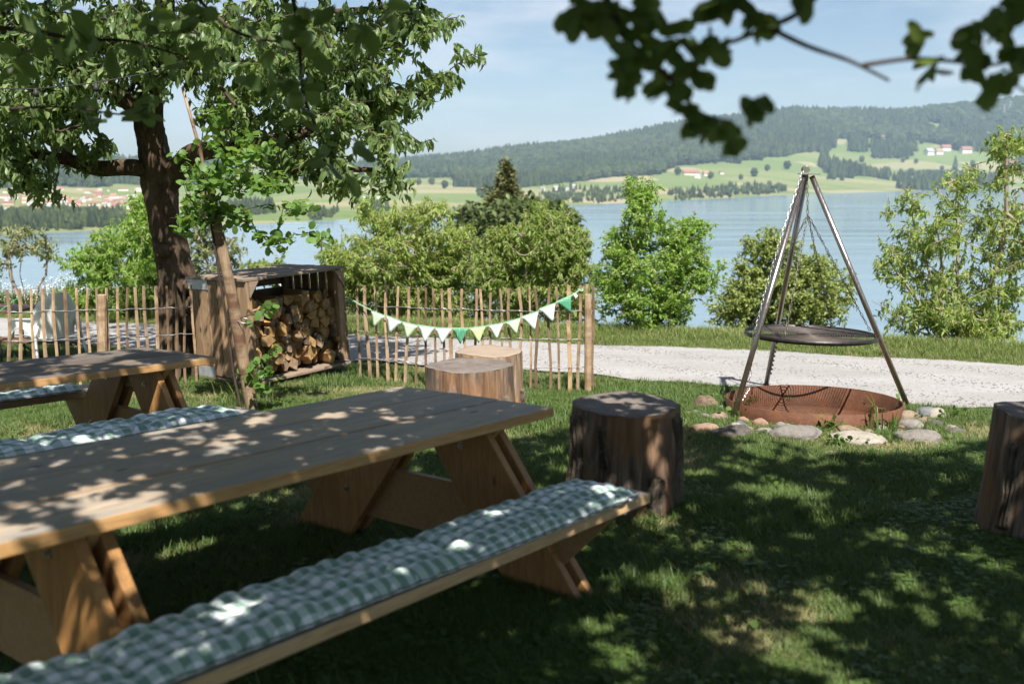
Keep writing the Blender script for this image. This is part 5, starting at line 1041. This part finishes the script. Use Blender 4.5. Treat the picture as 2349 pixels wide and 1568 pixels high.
for y in (.18, CDp - .18): board('skid', crate, (CW, .09, .05), (CW / 2, y, z0 - .062), M['crate_h'], None, .004)
for z, h in ((CH - .09, .13), (z0 + .06, .11)):
    for k in range(4): o = board('inner_block', crate, (.05, .15, .10), (-.038, .16 + k * .22, z), M['crate'], None, .004) if False else None
for zz in (CH - .055, z0 + .045):
    o = board('zinc_band', crate, (.004, .34, .10), (-.0155, CDp - .17, zz), M['zinc'], None, .001)
mb = MB(); mb.add([(.012, .004, CH - .01), (.12, .004, CH - .01), (.012, .004, CH - .16)], [(0, 1, 2)]); o = mb.build('gusset', M['crate_h'], crate); o.modifiers.new('thick', 'SOLIDIFY').thickness = .02
mb = MB(); mb.add([(CW - .012, .004, CH - .01), (CW - .012, .004, CH - .20), (CW - .13, .004, CH - .01)], [(0, 1, 2)]); o = mb.build('gusset', M['crate_h'], crate); o.modifiers.new('thick', 'SOLIDIFY').thickness = .02
mb = MB(); mb.add([(.012, .004, z0 + .01), (.012, .004, z0 + .16), (.12, .004, z0 + .01)], [(0, 2, 1)]); o = mb.build('gusset', M['crate_h'], crate); o.modifiers.new('thick', 'SOLIDIFY').thickness = .02
def endgrain():
    t = NT('split_log_end'); v = t.coords((1, 1, 1), rand=13.0); n = t.noise(v, 22, 6, .65); n2 = t.noise(v, 3, 3); c = t.ramp(n, [(.3, (.20, .11, .04)), (.55, (.36, .22, .085)), (.75, (.48, .32, .15))])
    oi = t.node('ShaderNodeObjectInfo'); c = t.mix(t.ramp(oi.outputs['Random'], [(.35, 0.0), (.85, .85)]), c, t.ramp(n, [(.3, (.10, .07, .05)), (.7, (.26, .20, .145))])); t.bump(n, .5, .01); return t.base(c, .8, .2)
M['endgrain'] = endgrain(); M['splitwood'] = wood('split_log_side', (.20, .11, .045), (.44, .27, .12), .75, (16, 1.6, 16), knots=False)
mcrate = Matrix.Translation(Vector(c0)) @ Euler((R(-2.2), R(-1.5), CA)).to_matrix().to_4x4(); g = np.random.default_rng(17)
ORD = ['bottom', 'second', 'third', 'fourth', 'fifth', 'sixth', 'seventh', 'eighth', 'ninth', 'tenth', 'eleventh', 'twelfth']; ORN = ['first', 'second', 'third', 'fourth', 'fifth', 'sixth', 'seventh', 'eighth', 'ninth', 'tenth', 'eleventh', 'twelfth']
rowz = z0 + .03; row = 0
while rowz < CH - .27 and row < 11:
    x = .055 + g.uniform(0, .03); rh = g.uniform(.085, .115); k = 0
    while x < CW - .11:
        w = g.uniform(.075, .145); hgt = rh * g.uniform(1.05, 1.4); nn = g.integers(3, 6); a0 = g.uniform(0, 6.28); kind = g.uniform(); pts = []
        if kind < .16: pts = [(math.cos(a) * w * .44, math.sin(a) * hgt * .5) for a in np.linspace(0, 6.28, 12)[:-1]]
        else:
            for q in range(nn + 1): a = a0 + 6.283 * q / (nn + 1) + g.uniform(-.25, .25); rr = g.uniform(.78, 1.15); pts.append((math.cos(a) * w * .54 * rr, math.sin(a) * hgt * .58 * rr))
        L = g.uniform(.30, .36); y0 = g.uniform(.04, .20); m = len(pts); V = []; sq = g.uniform(-.02, .02, m)
        for yy_, f_, jit in ((0, .93, 0), (.012, 1.0, 0), (L, g.uniform(.85, 1.05), 0)): V += [(a * f_, yy_ + (sq[i] if yy_ < .02 else 0), b * f_) for i, (a, b) in enumerate(pts)]
        mb = MB(); mb.add(V, [(j * m + i, j * m + (i + 1) % m, (j + 1) * m + (i + 1) % m, (j + 1) * m + i) for j in (1,) for i in range(m)], 1); mb.add(V, [tuple(range(m))] + [(i, (i + 1) % m, m + (i + 1) % m, m + i) for i in range(m)] + [tuple(reversed(range(2 * m, 3 * m)))], 0)
        o = mb.build('firewood_log', [M['endgrain'], M['splitwood'] if g.uniform() < .6 else M['bark_chunk']]); o.matrix_world = mcrate @ Matrix.Translation((x + w / 2, y0, rowz + rh / 2)) @ Euler((g.normal(0, .05), g.normal(0, .12), g.normal(0, .10))).to_matrix().to_4x4()
        tag(o, 'split firewood log in the crate, %s row from the %s, %s from the left' % (('lowest' if row == 0 else ORD[row]), 'bottom', ORN[k]), 'log', 'firewood logs in the crate'); x += w * .95; k += 1
    rowz += rh * .90; row += 1

# ------------------------------------------------------------------ tripod, pulley, chains, grate, fire bowl
FTL, FTR, FTB = G(1681, 963), G(2086, 940), G(1757, 886); apex_d = (FTL[1] + FTR[1] + FTB[1]) / 3; ap = D(1850, 402, apex_d)
tri = empty('tripod', (np.array(FTL) + FTR + FTB) / 3, None, 'tall steel tripod standing over the rusty fire bowl', 'tripod')
for ft, tpx, sx in ((FTL, (1844, 404), -.03), (FTR, (1862, 404), .03), (FTB, (1849, 404), 0)):
    t = D(tpx[0], tpx[1], apex_d + (.05 if ft is FTB else -.03)); f_ = np.array(ft); f_ = f_ + (f_ - t) * .03; mb = MB(); mb.tube([f_, t], .0235, 16); child_world(mb.build('leg', M['pole_steel'], smooth=True), tri)
    if ft is FTB:     # holes that hook the chain show as a ladder on the back leg
        for k in range(10):
            u = .10 + k * .022; mb = MB(); p = f_ * (1 - u) + t * u; mb.box((p[0] + .02, p[1] - .024, p[2]), (.016, .004, .016)); child_world(mb.build('notch', M['black_steel']), tri)
mb = MB(); pl = D(1856, 399, apex_d); mb.box((0, 0, 0), (.16, .15, .010)); o = mb.build('top_plate', M['bright_steel'], tri, False, .002); o.location = Vector(pl) - tri.location
pc = D(1848, 389, apex_d - .02); mb = MB(); mb.tube([(-.008, 0, 0), (.008, 0, 0)], .036, 24); o = mb.build('pulley', M['bright_steel'], tri, True); o.location = Vector(pc) - tri.location; o.rotation_euler = (0, 0, R(70))
for s in (-1, 1):
    mb = MB(); mb.box((0, s * .017, -.01), (.05, .005, .075)); o = mb.build('pulley_cheek', M['bright_steel'], tri, False, .002); o.location = Vector(pc) - tri.location; o.rotation_euler = (0, 0, R(-10))
def link_shape(ln=.046, wd=.021, r=.0032):
    mb = MB(); n = 14; hl = (ln - wd) / 2; rr = wd / 2 - r; path = []
    for k in range(7): a = -math.pi / 2 + math.pi * k / 6; path.append((hl + rr * math.cos(a), rr * math.sin(a)))
    for k in range(7): a = math.pi / 2 + math.pi * k / 6; path.append((-hl + rr * math.cos(a), rr * math.sin(a)))
    V = []
    for i, (x, y) in enumerate(path):
        x0, y0 = path[i - 1]; x1, y1 = path[(i + 1) % n]; t = Vector((x1 - x0, y1 - y0, 0)).normalized(); nn = Vector((t.y, -t.x, 0))
        for k in range(4): a = math.pi / 2 * k + .4; p = Vector((x, y, 0)) + nn * r * math.cos(a) + Vector((0, 0, r * math.sin(a))); V.append(p)
    mb.add(V, [(i * 4 + k, ((i + 1) % n) * 4 + k, ((i + 1) % n) * 4 + (k + 1) % 4, i * 4 + (k + 1) % 4) for i in range(n) for k in range(4)]); return mb
LK_D = link_shape().mesh('chain_link', [M['chain_dark']], True); LK_B = link_shape().mesh('chain_link_bright', [M['bright_steel']], True)
def chain(label, pts, mesh, pitch=.037, sag=0.0, group=None):
    P = [Vector(p) for p in pts]; e = empty('chain', P[0], None, label, 'chain', group); seg = []
    for a, b in zip(P[:-1], P[1:]):
        n = max(2, int((b - a).length / .01))
        for k in range(n): u = k / n; q = a.lerp(b, u); q.z -= sag * math.sin(math.pi * u); seg.append(q)
    seg.append(P[-1]); acc = 0; k = 0; prev = seg[0]; marks = [seg[0]]
    for q in seg[1:]:
        acc += (q - prev).length; prev = q
        if acc >= pitch: marks.append(q); acc -= pitch
    for k in range(len(marks) - 1):
        a, b = marks[k], marks[k + 1]; t = (b - a).normalized(); o = bpy.data.objects.new('link', mesh); COL.objects.link(o); o.parent = e; o.location = (a + b) / 2 - e.location
        rm = t.to_track_quat('X', 'Z').to_matrix() @ Matrix.Rotation(R(90) * (k % 2) + R(25) * math.sin(k * 1.7), 3, 'X'); o.rotation_euler = rm.to_euler()
    return e
gc = G(1859, 767, .645); GRAD = 297 / 2 * gc[1] / F
gr = empty('grill_grate', gc, (R(-1.5), R(1.0), 0), 'round black grill grate hanging from chains under the tripod', 'grill')
mb = MB(); mb.lathe([(GRAD, -.018), (GRAD + .005, -.018), (GRAD + .005, .018), (GRAD, .018), (GRAD, -.018)], 72); mb.build('rim', M['black_steel'], gr, True)
nr = 26
for k in range(nr):
    rr = GRAD * (k + .6) / nr
    if rr > GRAD - .012: continue
    mb = MB(); mb.torus(rr, .0036, 56, 5, 0); mb.build('rod', M['grate_rod'], gr, True)
for a in (0, R(60), R(120)):
    mb = MB(); mb.tube([(-GRAD * math.cos(a), -GRAD * math.sin(a), -.010), (GRAD * math.cos(a), GRAD * math.sin(a), -.010)], .0065, 6); mb.build('support_bar', M['black_steel'], gr)
hook = D(1853, 492, gc[1]); pltop = Vector(pl) + Vector((-.02, -.01, -.01))
chain('short chain from the tripod head down to the four grill chains', [pltop, hook], LK_D)
for (px, py, dd), lab in (((1713, 770, -.06), 'grill chain running down to the left rim of the grate'), ((1808, 779, -.38), 'grill chain running down to the front rim of the grate'), ((1903, 750, .40), 'grill chain running down to the back rim of the grate'), ((2004, 764, .05), 'grill chain running down to the right rim of the grate')):
    v = np.array(D(px, py, gc[1] + dd)) - gc; a = math.atan2(v[1], v[0]); rim_p = gc + np.array([math.cos(a) * (GRAD - .008), math.sin(a) * (GRAD - .008), .028 + .017 * math.cos(a) * -1 + -.02 * math.sin(a)])
    chain(lab, [hook, rim_p], LK_D, group='chains holding the grill grate')
fl = np.array(FTL); tl = D(1842, 392, apex_d - .06); on = lambda u, o_: fl * (1 - u) + tl * u + np.array([-.035, -.03, 0]) * o_
chain('bright pull chain running from the pulley down along the left leg', [tl, on(.75, 1), on(.5, 1.2), on(.36, 1)], LK_B)
chain('slack end of the pull chain hanging from the left leg into the fire bowl', [on(.36, 1), D(1728, 760, apex_d - .5) , D(1722, 850, apex_d - .45), D(1718, 890, apex_d - .5), D(1700, 925, apex_d - .6)], LK_B)
# bowl
bc = Vector(BOWL_C); BR = 400 / 2 * BOWL_C[1] / F
bowl = empty('fire_bowl', (bc.x, bc.y, gz(bc.x, bc.y)), (math.atan(-SLOPE), 0, 0), 'wide rusty steel fire bowl ringed with stones', 'fire bowl')
mb = MB(); mb.lathe([(BR - .014, -.16), (BR, -.16), (BR + .002, .12), (BR - .004, .123), (BR - .010, .12), (BR - .014, -.14)], 96); mb.build('ring_wall', M['rust'], bowl, True)
mb = MB(); mb.lathe([(BR - .013, -.07), (BR - .03, -.115), (BR - .09, -.155), (BR * .75, -.172), (BR * .3, -.18), (.001, -.182)], 96); mb.build('floor_plate', M['rust'], bowl, True)
mb = MB(); mb.tube([(BR * math.cos(R(-62)) + .02, BR * math.sin(R(-62)) - .01, .02)] + [(BR * math.cos(R(-62)) + .05 * math.cos(a) + .0, BR * math.sin(R(-62)) - .035, .03 + .05 * math.sin(a)) for a in np.linspace(.1, 3.0, 8)], .007, 6); mb.build('handle', M['black_steel'], bowl, True)

# ------------------------------------------------------------------ stones round the bowl
def stone_mat(name, lo, hi, spot):
    t = NT(name); v = t.coords((1, 1, 1), rand=19.0); n = t.noise(v, 7, 7, .65); n2 = t.noise(v, 2.5, 4, .6); n3 = t.noise(v, 28, 4, .7); c = t.ramp(n, [(.3, lo), (.7, hi)]); c = t.mix(t.ramp(n2, [(.55, 0.0), (.66, .65)]), c, spot); c = t.mix(.25, c, t.ramp(n3, [(.3, [k * .5 for k in lo]), (.7, hi)])); t.bump(n3, .55, .012); return t.base(c, .9, .2)
SM = {'tan': stone_mat('tan_stone', (0.148, 0.111, 0.078), (0.281, 0.222, 0.159), (0.222, 0.192, 0.148)), 'grey': stone_mat('grey_stone', (0.115, 0.104, 0.092), (0.229, 0.211, 0.189), (0.296, 0.281, 0.252)), 'dark': stone_mat('dark_stone', (0.052, 0.046, 0.041), (0.133, 0.118, 0.104), (0.200, 0.178, 0.148)), 'pink': stone_mat('pinkish_stone', (0.200, 0.122, 0.085), (0.326, 0.222, 0.163), (0.266, 0.200, 0.148)), 'pale': stone_mat('pale_stone', (0.222, 0.200, 0.163), (0.355, 0.326, 0.274), (0.266, 0.237, 0.192)), 'slate': stone_mat('slate_stone', (0.074, 0.085, 0.096), (0.163, 0.178, 0.185), (0.222, 0.215, 0.192)), 'rough': stone_mat('rough_brown_rock', (0.081, 0.056, 0.037), (0.237, 0.178, 0.122), (0.111, 0.081, 0.059))}
Z8 = lambda x, y: ((2800 + x / 2.1355) / 1.74372, (1400 + y / 2.1355) / 1.74372)
STN = [(60, 500, 190, 160, 'rough', 'rough crumbly brown rock left of the fire bowl beside the dark stump', .25), (170, 610, 165, 120, 'tan', 'smooth tan stone touching the left side of the bowl', 0), (40, 600, 110, 80, 'grey', 'small grey stone between the rough rock and the tan stone', 0), (185, 515, 100, 60, 'pale', 'pale stone tucked behind the smooth tan stone', 0), (40, 720, 230, 120, 'pink', 'low pinkish stone right beside the dark middle stump', .1),
       (375, 625, 95, 75, 'pink', 'small light pink stone at the foot of the left tripod leg', 0), (532, 665, 135, 120, 'pink', 'reddish brown stone standing against the front of the bowl', 0), (300, 765, 340, 165, 'dark', 'big flat dark stone in front of the left tripod leg', .1), (542, 735, 145, 100, 'grey', 'rounded grey stone right of the big flat dark stone', 0), (652, 685, 105, 65, 'dark', 'small dark stone close to the bowl front', 0), (800, 665, 210, 75, 'grey', 'low grey stone behind the big lichened stone', 0), (835, 785, 430, 175, 'grey', 'biggest lichen spotted stone in front of the bowl', .15),
       (1300, 725, 215, 90, 'tan', 'low tan stone in front of the right half of the bowl', 0), (1400, 820, 430, 150, 'pale', 'broad pale stone with white lichen at the front right', .12), (1785, 615, 190, 125, 'tan', 'tan stone at the foot of the right tripod leg', 0), (1822, 685, 215, 130, 'grey', 'smooth grey tan stone below the right tripod leg', 0), (1935, 600, 190, 140, 'slate', 'blue grey slab leaning right of the tripod leg', .3), (2025, 600, 210, 150, 'pale', 'pale flat stone lying behind the blue grey slab', .2), (2025, 665, 130, 95, 'dark', 'small rough stone right of the smooth grey tan stone', .2), (1920, 805, 390, 165, 'grey', 'broad grey stone at the right front of the ring', .12), (2200, 735, 160, 90, 'dark', 'small dark stone in the grass at the right end of the ring', .2), (1135, 905, 140, 60, 'tan', 'flat little stone lying alone in the lawn', 0), (1560, 690, 110, 70, 'grey', 'small grey stone under the tall grass blades', 0)]
for k, (x, yb, w, h, m, lab, rough) in enumerate(STN):
    g = np.random.default_rng(300 + k); px, py = Z8(x, yb); b = G(px, py); sc = b[1] / F / (2.1355 * 1.74372); rw = w * sc / 2 * 1.1; rh = h * sc * .56; rd = rw * g.uniform(.6, .8); bm = bmesh.new(); bmesh.ops.create_icosphere(bm, subdivisions=4, radius=1); o4 = g.uniform(0, 9, 6)
    for v in bm.verts:
        p = v.co.copy(); n_ = .10 * math.sin(2.3 * p.x + o4[0]) * math.sin(2.1 * p.y + o4[1]) + .08 * math.sin(3.1 * p.z + o4[2] + 1.7 * p.x) + .03 * math.sin(7 * p.x + o4[3]) * math.sin(6 * p.y + o4[4]) + (rough + .12) * .38 * (abs(math.sin(4 * p.x + o4[1])) * abs(math.sin(5 * p.z + o4[5])) - .3) + g.normal(0, .012 + .05 * rough)
        v.co = Vector((p.x * rw, p.y * rd, p.z * rh * (.9 if p.z > 0 else .8))) * (1 + n_)
    me = bpy.data.meshes.new('stone'); bm.to_mesh(me); bm.free(); me.materials.append(SM[m]); me.polygons.foreach_set('use_smooth', [True] * len(me.polygons)); o = link_mesh('stone', me); o.location = (b[0], b[1] + rd * .75, gz(0, b[1]) + rh * .30); o.rotation_euler = (g.normal(0, .08), g.normal(0, .12), g.uniform(-.25, .25))
    tag(o, lab, 'stone', 'stones round the fire bowl')

g = np.random.default_rng(77)
for k in range(22):
    a = math.pi * (1.0 + (k + .5) / 22) + g.normal(0, .05); rr = BR + g.uniform(.04, .42); x, y = BOWL_C[0] + rr * math.cos(a) * 1.1, BOWL_C[1] + rr * math.sin(a); r = g.uniform(.025, .06); bm = bmesh.new(); bmesh.ops.create_icosphere(bm, subdivisions=3, radius=1); o4 = g.uniform(0, 9, 4)
    for v in bm.verts: p = v.co.copy(); v.co = Vector((p.x * r * 1.3, p.y * r, p.z * r * .75)) * (1 + .14 * math.sin(2.6 * p.x + o4[0]) * math.sin(2.9 * p.y + o4[1]) + .07 * math.sin(6 * p.z + o4[2]) + g.normal(0, .02))
    me = bpy.data.meshes.new('stone'); bm.to_mesh(me); bm.free(); me.materials.append(list(SM.values())[k % 6]); me.polygons.foreach_set('use_smooth', [True] * len(me.polygons)); o = link_mesh('stone', me); o.location = (x, y, gz(x, y) + r * .12); o.rotation_euler = (g.normal(0, .2), g.normal(0, .2), g.uniform(0, 6))
    tag(o, 'small stone wedged between the bigger stones round the fire bowl', 'stone', 'small filler stones round the fire bowl')

# ------------------------------------------------------------------ weeds and tufts
def weed(px, py, h, n, label, seed, wide=.012, lean=.45, mat='weed', rad=.05, leafy=0, group=None):
    g = np.random.default_rng(seed); b = G(px, py); e = empty('weed', b, None, label, 'weed', group); V = []; Fc = []; T = []
    for k in range(n):
        a = g.uniform(0, 6.28); r = rad * math.sqrt(g.uniform()); p = np.array([r * math.cos(a), r * math.sin(a), -.01]); hh = h * g.uniform(.4, 1.1); d = g.uniform(0, 6.28); L = lean * hh * g.uniform(.2, 1.3); dv = np.array([math.cos(d), math.sin(d), 0]); s = np.array([-dv[1], dv[0], 0]) * wide * g.uniform(.6, 1.2) / 2; m = len(V)
        for j in range(6):
            u = j / 5; c = p + np.array([0, 0, hh * (u - .28 * u ** 3)]) + dv * L * u * u; q = s * (1 - u ** 2.2); V += [c - q, c + q]; T += [g.uniform(.2, .8)] * 2
        for j in range(5): i = m + 2 * j; Fc += [(i, i + 1, i + 3), (i, i + 3, i + 2)]
    o = link_mesh('blades', np_mesh('blades', V, Fc, 3, [M[mat]], True, {'tint': ('POINT', T)}), e)
    if leafy:
        pos = np.stack([g.normal(0, rad * 1.2, leafy), g.normal(0, rad * .8, leafy), g.uniform(.02, h * .6, leafy)], 1); o = link_mesh('leaves', leaf_mesh('leaves', g, pos, g.normal(0, 1, (leafy, 3)) + [0, 0, .25], g.uniform(.025, .05, leafy), 'round', M['weed'], 1.1, 1.3), e)
for k, (x, y, h, n, lab, wd, ln_, lf) in enumerate([(1505, 690, .40, 9, 'tall broad grass blades rising before the right side of the bowl', .017, .35, 4), (1620, 700, .26, 12, 'bent grass blades by the bowl near the right tripod leg', .014, .6, 3), (1110, 690, .16, 16, 'leafy weeds growing before the middle of the bowl', .008, .6, 34), (1000, 660, .15, 10, 'clover like weeds left of the bowl middle', .008, .6, 26), (300, 600, .22, 14, 'grass tuft around the left tripod foot', .010, .6, 6), (160, 480, .18, 10, 'weeds sprouting from the rough brown rock', .010, .6, 18), (1940, 640, .13, 6, 'small dandelion weed before the blue grey slab', .012, .6, 12), (2150, 600, .17, 12, 'green weeds right of the pale flat stone', .010, .6, 20), (400, 760, .14, 22, 'grass tuft on the big flat dark stone', .007, .6, 0), (1180, 830, .15, 24, 'dense weeds between the lichened stones', .008, .6, 34), (1720, 470, .20, 12, 'grass tuft behind the right rim of the bowl', .010, .5, 6), (1640, 800, .14, 22, 'grass tuft between the two broad stones', .007, .6, 8), (2150, 780, .13, 24, 'low grass tuft at the right end of the stone ring', .007, .6, 6)]):
    weed(*Z8(x, y), h, n, lab, 400 + k, wd, ln_, leafy=lf)
for k, (px, py, h, n, lab) in enumerate([(560, 942, .55, 34, 'long grass tuft at the foot of the leaning stake'), (612, 925, .32, 30, 'grass tuft right of the leaning stake'), (520, 925, .38, 20, 'thin tall grass left of the leaning stake'), (1362, 897, .26, 16, 'grass tuft at the end post of the fence'), (720, 905, .24, 16, 'sparse grass blades before the crate opening')]): weed(px, py, h, n, lab, 450 + k, .006, .75, 'verge', .10, 8 if k < 2 else 0)
for k, (px, py) in enumerate([(1555, 1205), (1580, 1215), (1530, 1190), (1760, 1120), (1870, 1180), (1490, 1205), (2170, 1110), (1960, 1150), (1720, 1450), (1350, 1560), (2230, 1300), (980, 1480)]): weed(px, py, .06 + .02 * (k % 3), 4, 'low broad leaved lawn weed', 470 + k, .008, .8, 'weed', .05, 8, 'small broad leaved weeds in the lawn')
# cut hay lying in wisps on the lawn
hay = [blades('hay%d' % k, 36, .10, .05, .0026, M['grass_dry'], 2.2, 80 + k, .9) for k in range(3)]; hc = clump_coll('hay_clump', hay); g = np.random.default_rng(5); HP = []
for (px, py, n, s) in [(860, 905, 90, .42), (740, 912, 60, .35), (1000, 925, 50, .4), (420, 960, 40, .3), (1960, 1075, 26, .35), (2080, 1250, 26, .3), (1620, 1180, 20, .3), (1800, 1010, 40, .5), (2220, 1030, 30, .35), (1330, 1010, 40, .4), (30, 985, 40, .4), (1865, 930, 22, .34)]:
    c = G(px, py)
    for q in range(n): HP.append((c[0] + g.normal(0, s * .6), c[1] + g.normal(0, s * .45)))
HP = np.array(HP); HP = HP[HP[:, 1] < near_y(HP[:, 0]) - .05]; zz = gz(HP[:, 0], HP[:, 1]) + .02; inb = np.hypot(HP[:, 0] - BOWL_C[0], HP[:, 1] - BOWL_C[1]) < BR; zz = np.where(inb, zz - .14, zz)
scatter('cut_hay', np.stack([HP[:, 0], HP[:, 1], zz], 1), g.uniform(0, 6.28, len(HP)), g.uniform(.6, 1.2, len(HP)), g.integers(0, 3, len(HP)), hc, 'wisps of cut dry grass lying on the lawn', 'hay')

# ------------------------------------------------------------------ white chair, folding table and bench behind the fence
CHD = 10.6
def pz(px, py): return Vector(D(px, py, CHD))
cb_ = Vector(D(112, 845, CHD)); cb_.z = gz(cb_.x, CHD); ch = empty('plastic_chair', cb_, (0, 0, R(60)), 'white plastic shell chair standing behind the left fence', 'chair')
def shell(name, rows, mat, th=.006):
    n = len(rows[0]); mb = MB(); mb.add([p for r_ in rows for p in r_], [(i * n + k, i * n + k + 1, (i + 1) * n + k + 1, (i + 1) * n + k) for i in range(len(rows) - 1) for k in range(n - 1)]); o = mb.build(name, mat, ch, True); md = o.modifiers.new('thick', 'SOLIDIFY'); md.thickness = th; md.offset = 0; sd = o.modifiers.new('sub', 'SUBSURF'); sd.levels = 1; sd.render_levels = 2; return o
rows = []
for j in range(9):     # backrest: curved wrap, rounded top, hollow behind the seat; y negative faces the camera
    u = j / 8; z = .40 + .50 * u; w = .27 * (1 - .35 * max(0, (u - .55) / .45) ** 2) * (.92 if j == 8 else 1); rows.append([(w * s, -.22 - .10 * u + .12 * abs(s) ** 2.2, z - .07 * abs(s) ** 3 * u) for s in np.linspace(-1, 1, 13)])
shell('backrest', rows, M['white_plastic'])
shell('seat', [[(.25 * s * (1 - .06 * v), -.24 + .48 * v, .43 - .03 * math.cos(s * 1.5) + .02 * v ** 3 - (.03 if v > .95 else 0)) for s in np.linspace(-1, 1, 9)] for v in np.linspace(0, 1, 7)], M['white_plastic'])
for s in (-1, 1):
    shell('armrest', [[(s * (.27 + .03 * w), -.20 + .40 * v, .64 - .03 * v - .20 * (w < .5) * 0 - (.24 * (1 - min(1, 4 * (v - .5) ** 2 * 1.6)) * 0)) for w in (0, .5, 1, 1.6)] for v in np.linspace(0, 1, 6)], M['white_plastic'])
    shell('arm_side', [[(s * (.285 + .015 * math.sin(v * 3)), -.20 + .40 * v, z) for z in np.linspace(.63 - .03 * v, .40 + .13 * math.sin(math.pi * v), 5)] for v in np.linspace(0, 1, 9)], M['white_plastic'])
    for y, y2 in ((-.20, -.30), (.20, .26)):
        mb = MB(); mb.tube([(s * .27, y, .44), (s * .32, y2, 0)], .017, 10); mb.build('leg', M['alu'], ch, True); mb = MB(); mb.tube([(s * .255, y, .56), (s * .274, y - .01 * np.sign(y), .40)], [.034, .024], 10); mb.build('leg_socket', M['white_plastic'], ch, True)
def trestle_set(name, px0, px1, pyt, dep, depth_w, h, label, cat):
    a, b = D(px0, pyt, dep), D(px1, pyt, dep); L = b[0] - a[0]; cx = (a[0] + b[0]) / 2; zt = a[2]; e = empty(name, (cx, dep, zt - h), (0, 0, R(-4)), label, cat)
    for k in range(2): board('plank', e, (L, depth_w / 2 - .004, .028), (0, (k - .5) * depth_w / 2, h - .014), M['bench_dark'], None, .003)
    for x in (-L / 2 + .25, L / 2 - .25):
        for s in (-1, 1):
            mb = MB(); mb.tube([(x, s * depth_w * .4, h - .03), (x + .02, s * depth_w * .42, 0)], .013, 6); mb.build('leg', M['black_paint'], e)
        mb = MB(); mb.tube([(x, -depth_w * .4, .10), (x, depth_w * .4, .10)], .010, 6); mb.build('foot_bar', M['black_paint'], e)
        mb = MB(); mb.tube([(x, 0, .12), (x - .5 * np.sign(x), 0, h - .03)], .010, 6); mb.build('brace', M['black_paint'], e)
trestle_set('folding_table', -700, 80, 702, 11.6, .6, .76, 'brown folding beer table behind the left end of the fence', 'table')
trestle_set('folding_bench', -600, 201, 774, 11.0, .26, .47, 'brown folding bench beside the white chair', 'bench')

# ------------------------------------------------------------------ string lights in the cherry tree
LD = 7.4; sl = empty('string_lights', D(0, 205, LD), None, 'black string of bare bulbs strung through the cherry tree', 'string lights'); mb = MB(); pts = [D(-120, 196, LD), D(0, 204, LD), D(82, 204, LD), D(150, 198, LD), D(218, 190, LD), D(330, 170, LD + .3), D(420, 140, LD + .6)]; mb.tube(pts, .0045, 6); child_world(mb.build('cable', M['black_rubber'], smooth=True), sl)
gl = NT('bulb_glass'); gl.base((1, 1, 1), .05, .5); gl.b.inputs['Transmission Weight'].default_value = 1.0; gl.b.inputs['IOR'].default_value = 1.05; fil = plain('amber_filament', (.75, .38, .06), .5)
for px, py in ((82, 206), (220, 194)):
    p = Vector(D(px, py, LD)) - sl.location; s = .001
    mb = MB(); mb.lathe([(.002, .01), (.014, .01), (.016, -.012), (.019, -.014), (.019, -.05), (.004, -.05)], 16); o = mb.build('socket', M['black_rubber'], sl, True); o.location = p
    mb = MB(); mb.lathe([(.013, -.05), (.016, -.062), (.028, -.085), (.030, -.10), (.024, -.122), (.010, -.134), (.001, -.136)], 20); q = mb.build('bulb', gl.mat, sl, True); q.location = p
    for dx in (-.007, .007): mb = MB(); mb.tube([(dx, 0, -.065), (dx * .6, .002, -.112)], .0022, 6); f_ = mb.build('filament', fil, q)
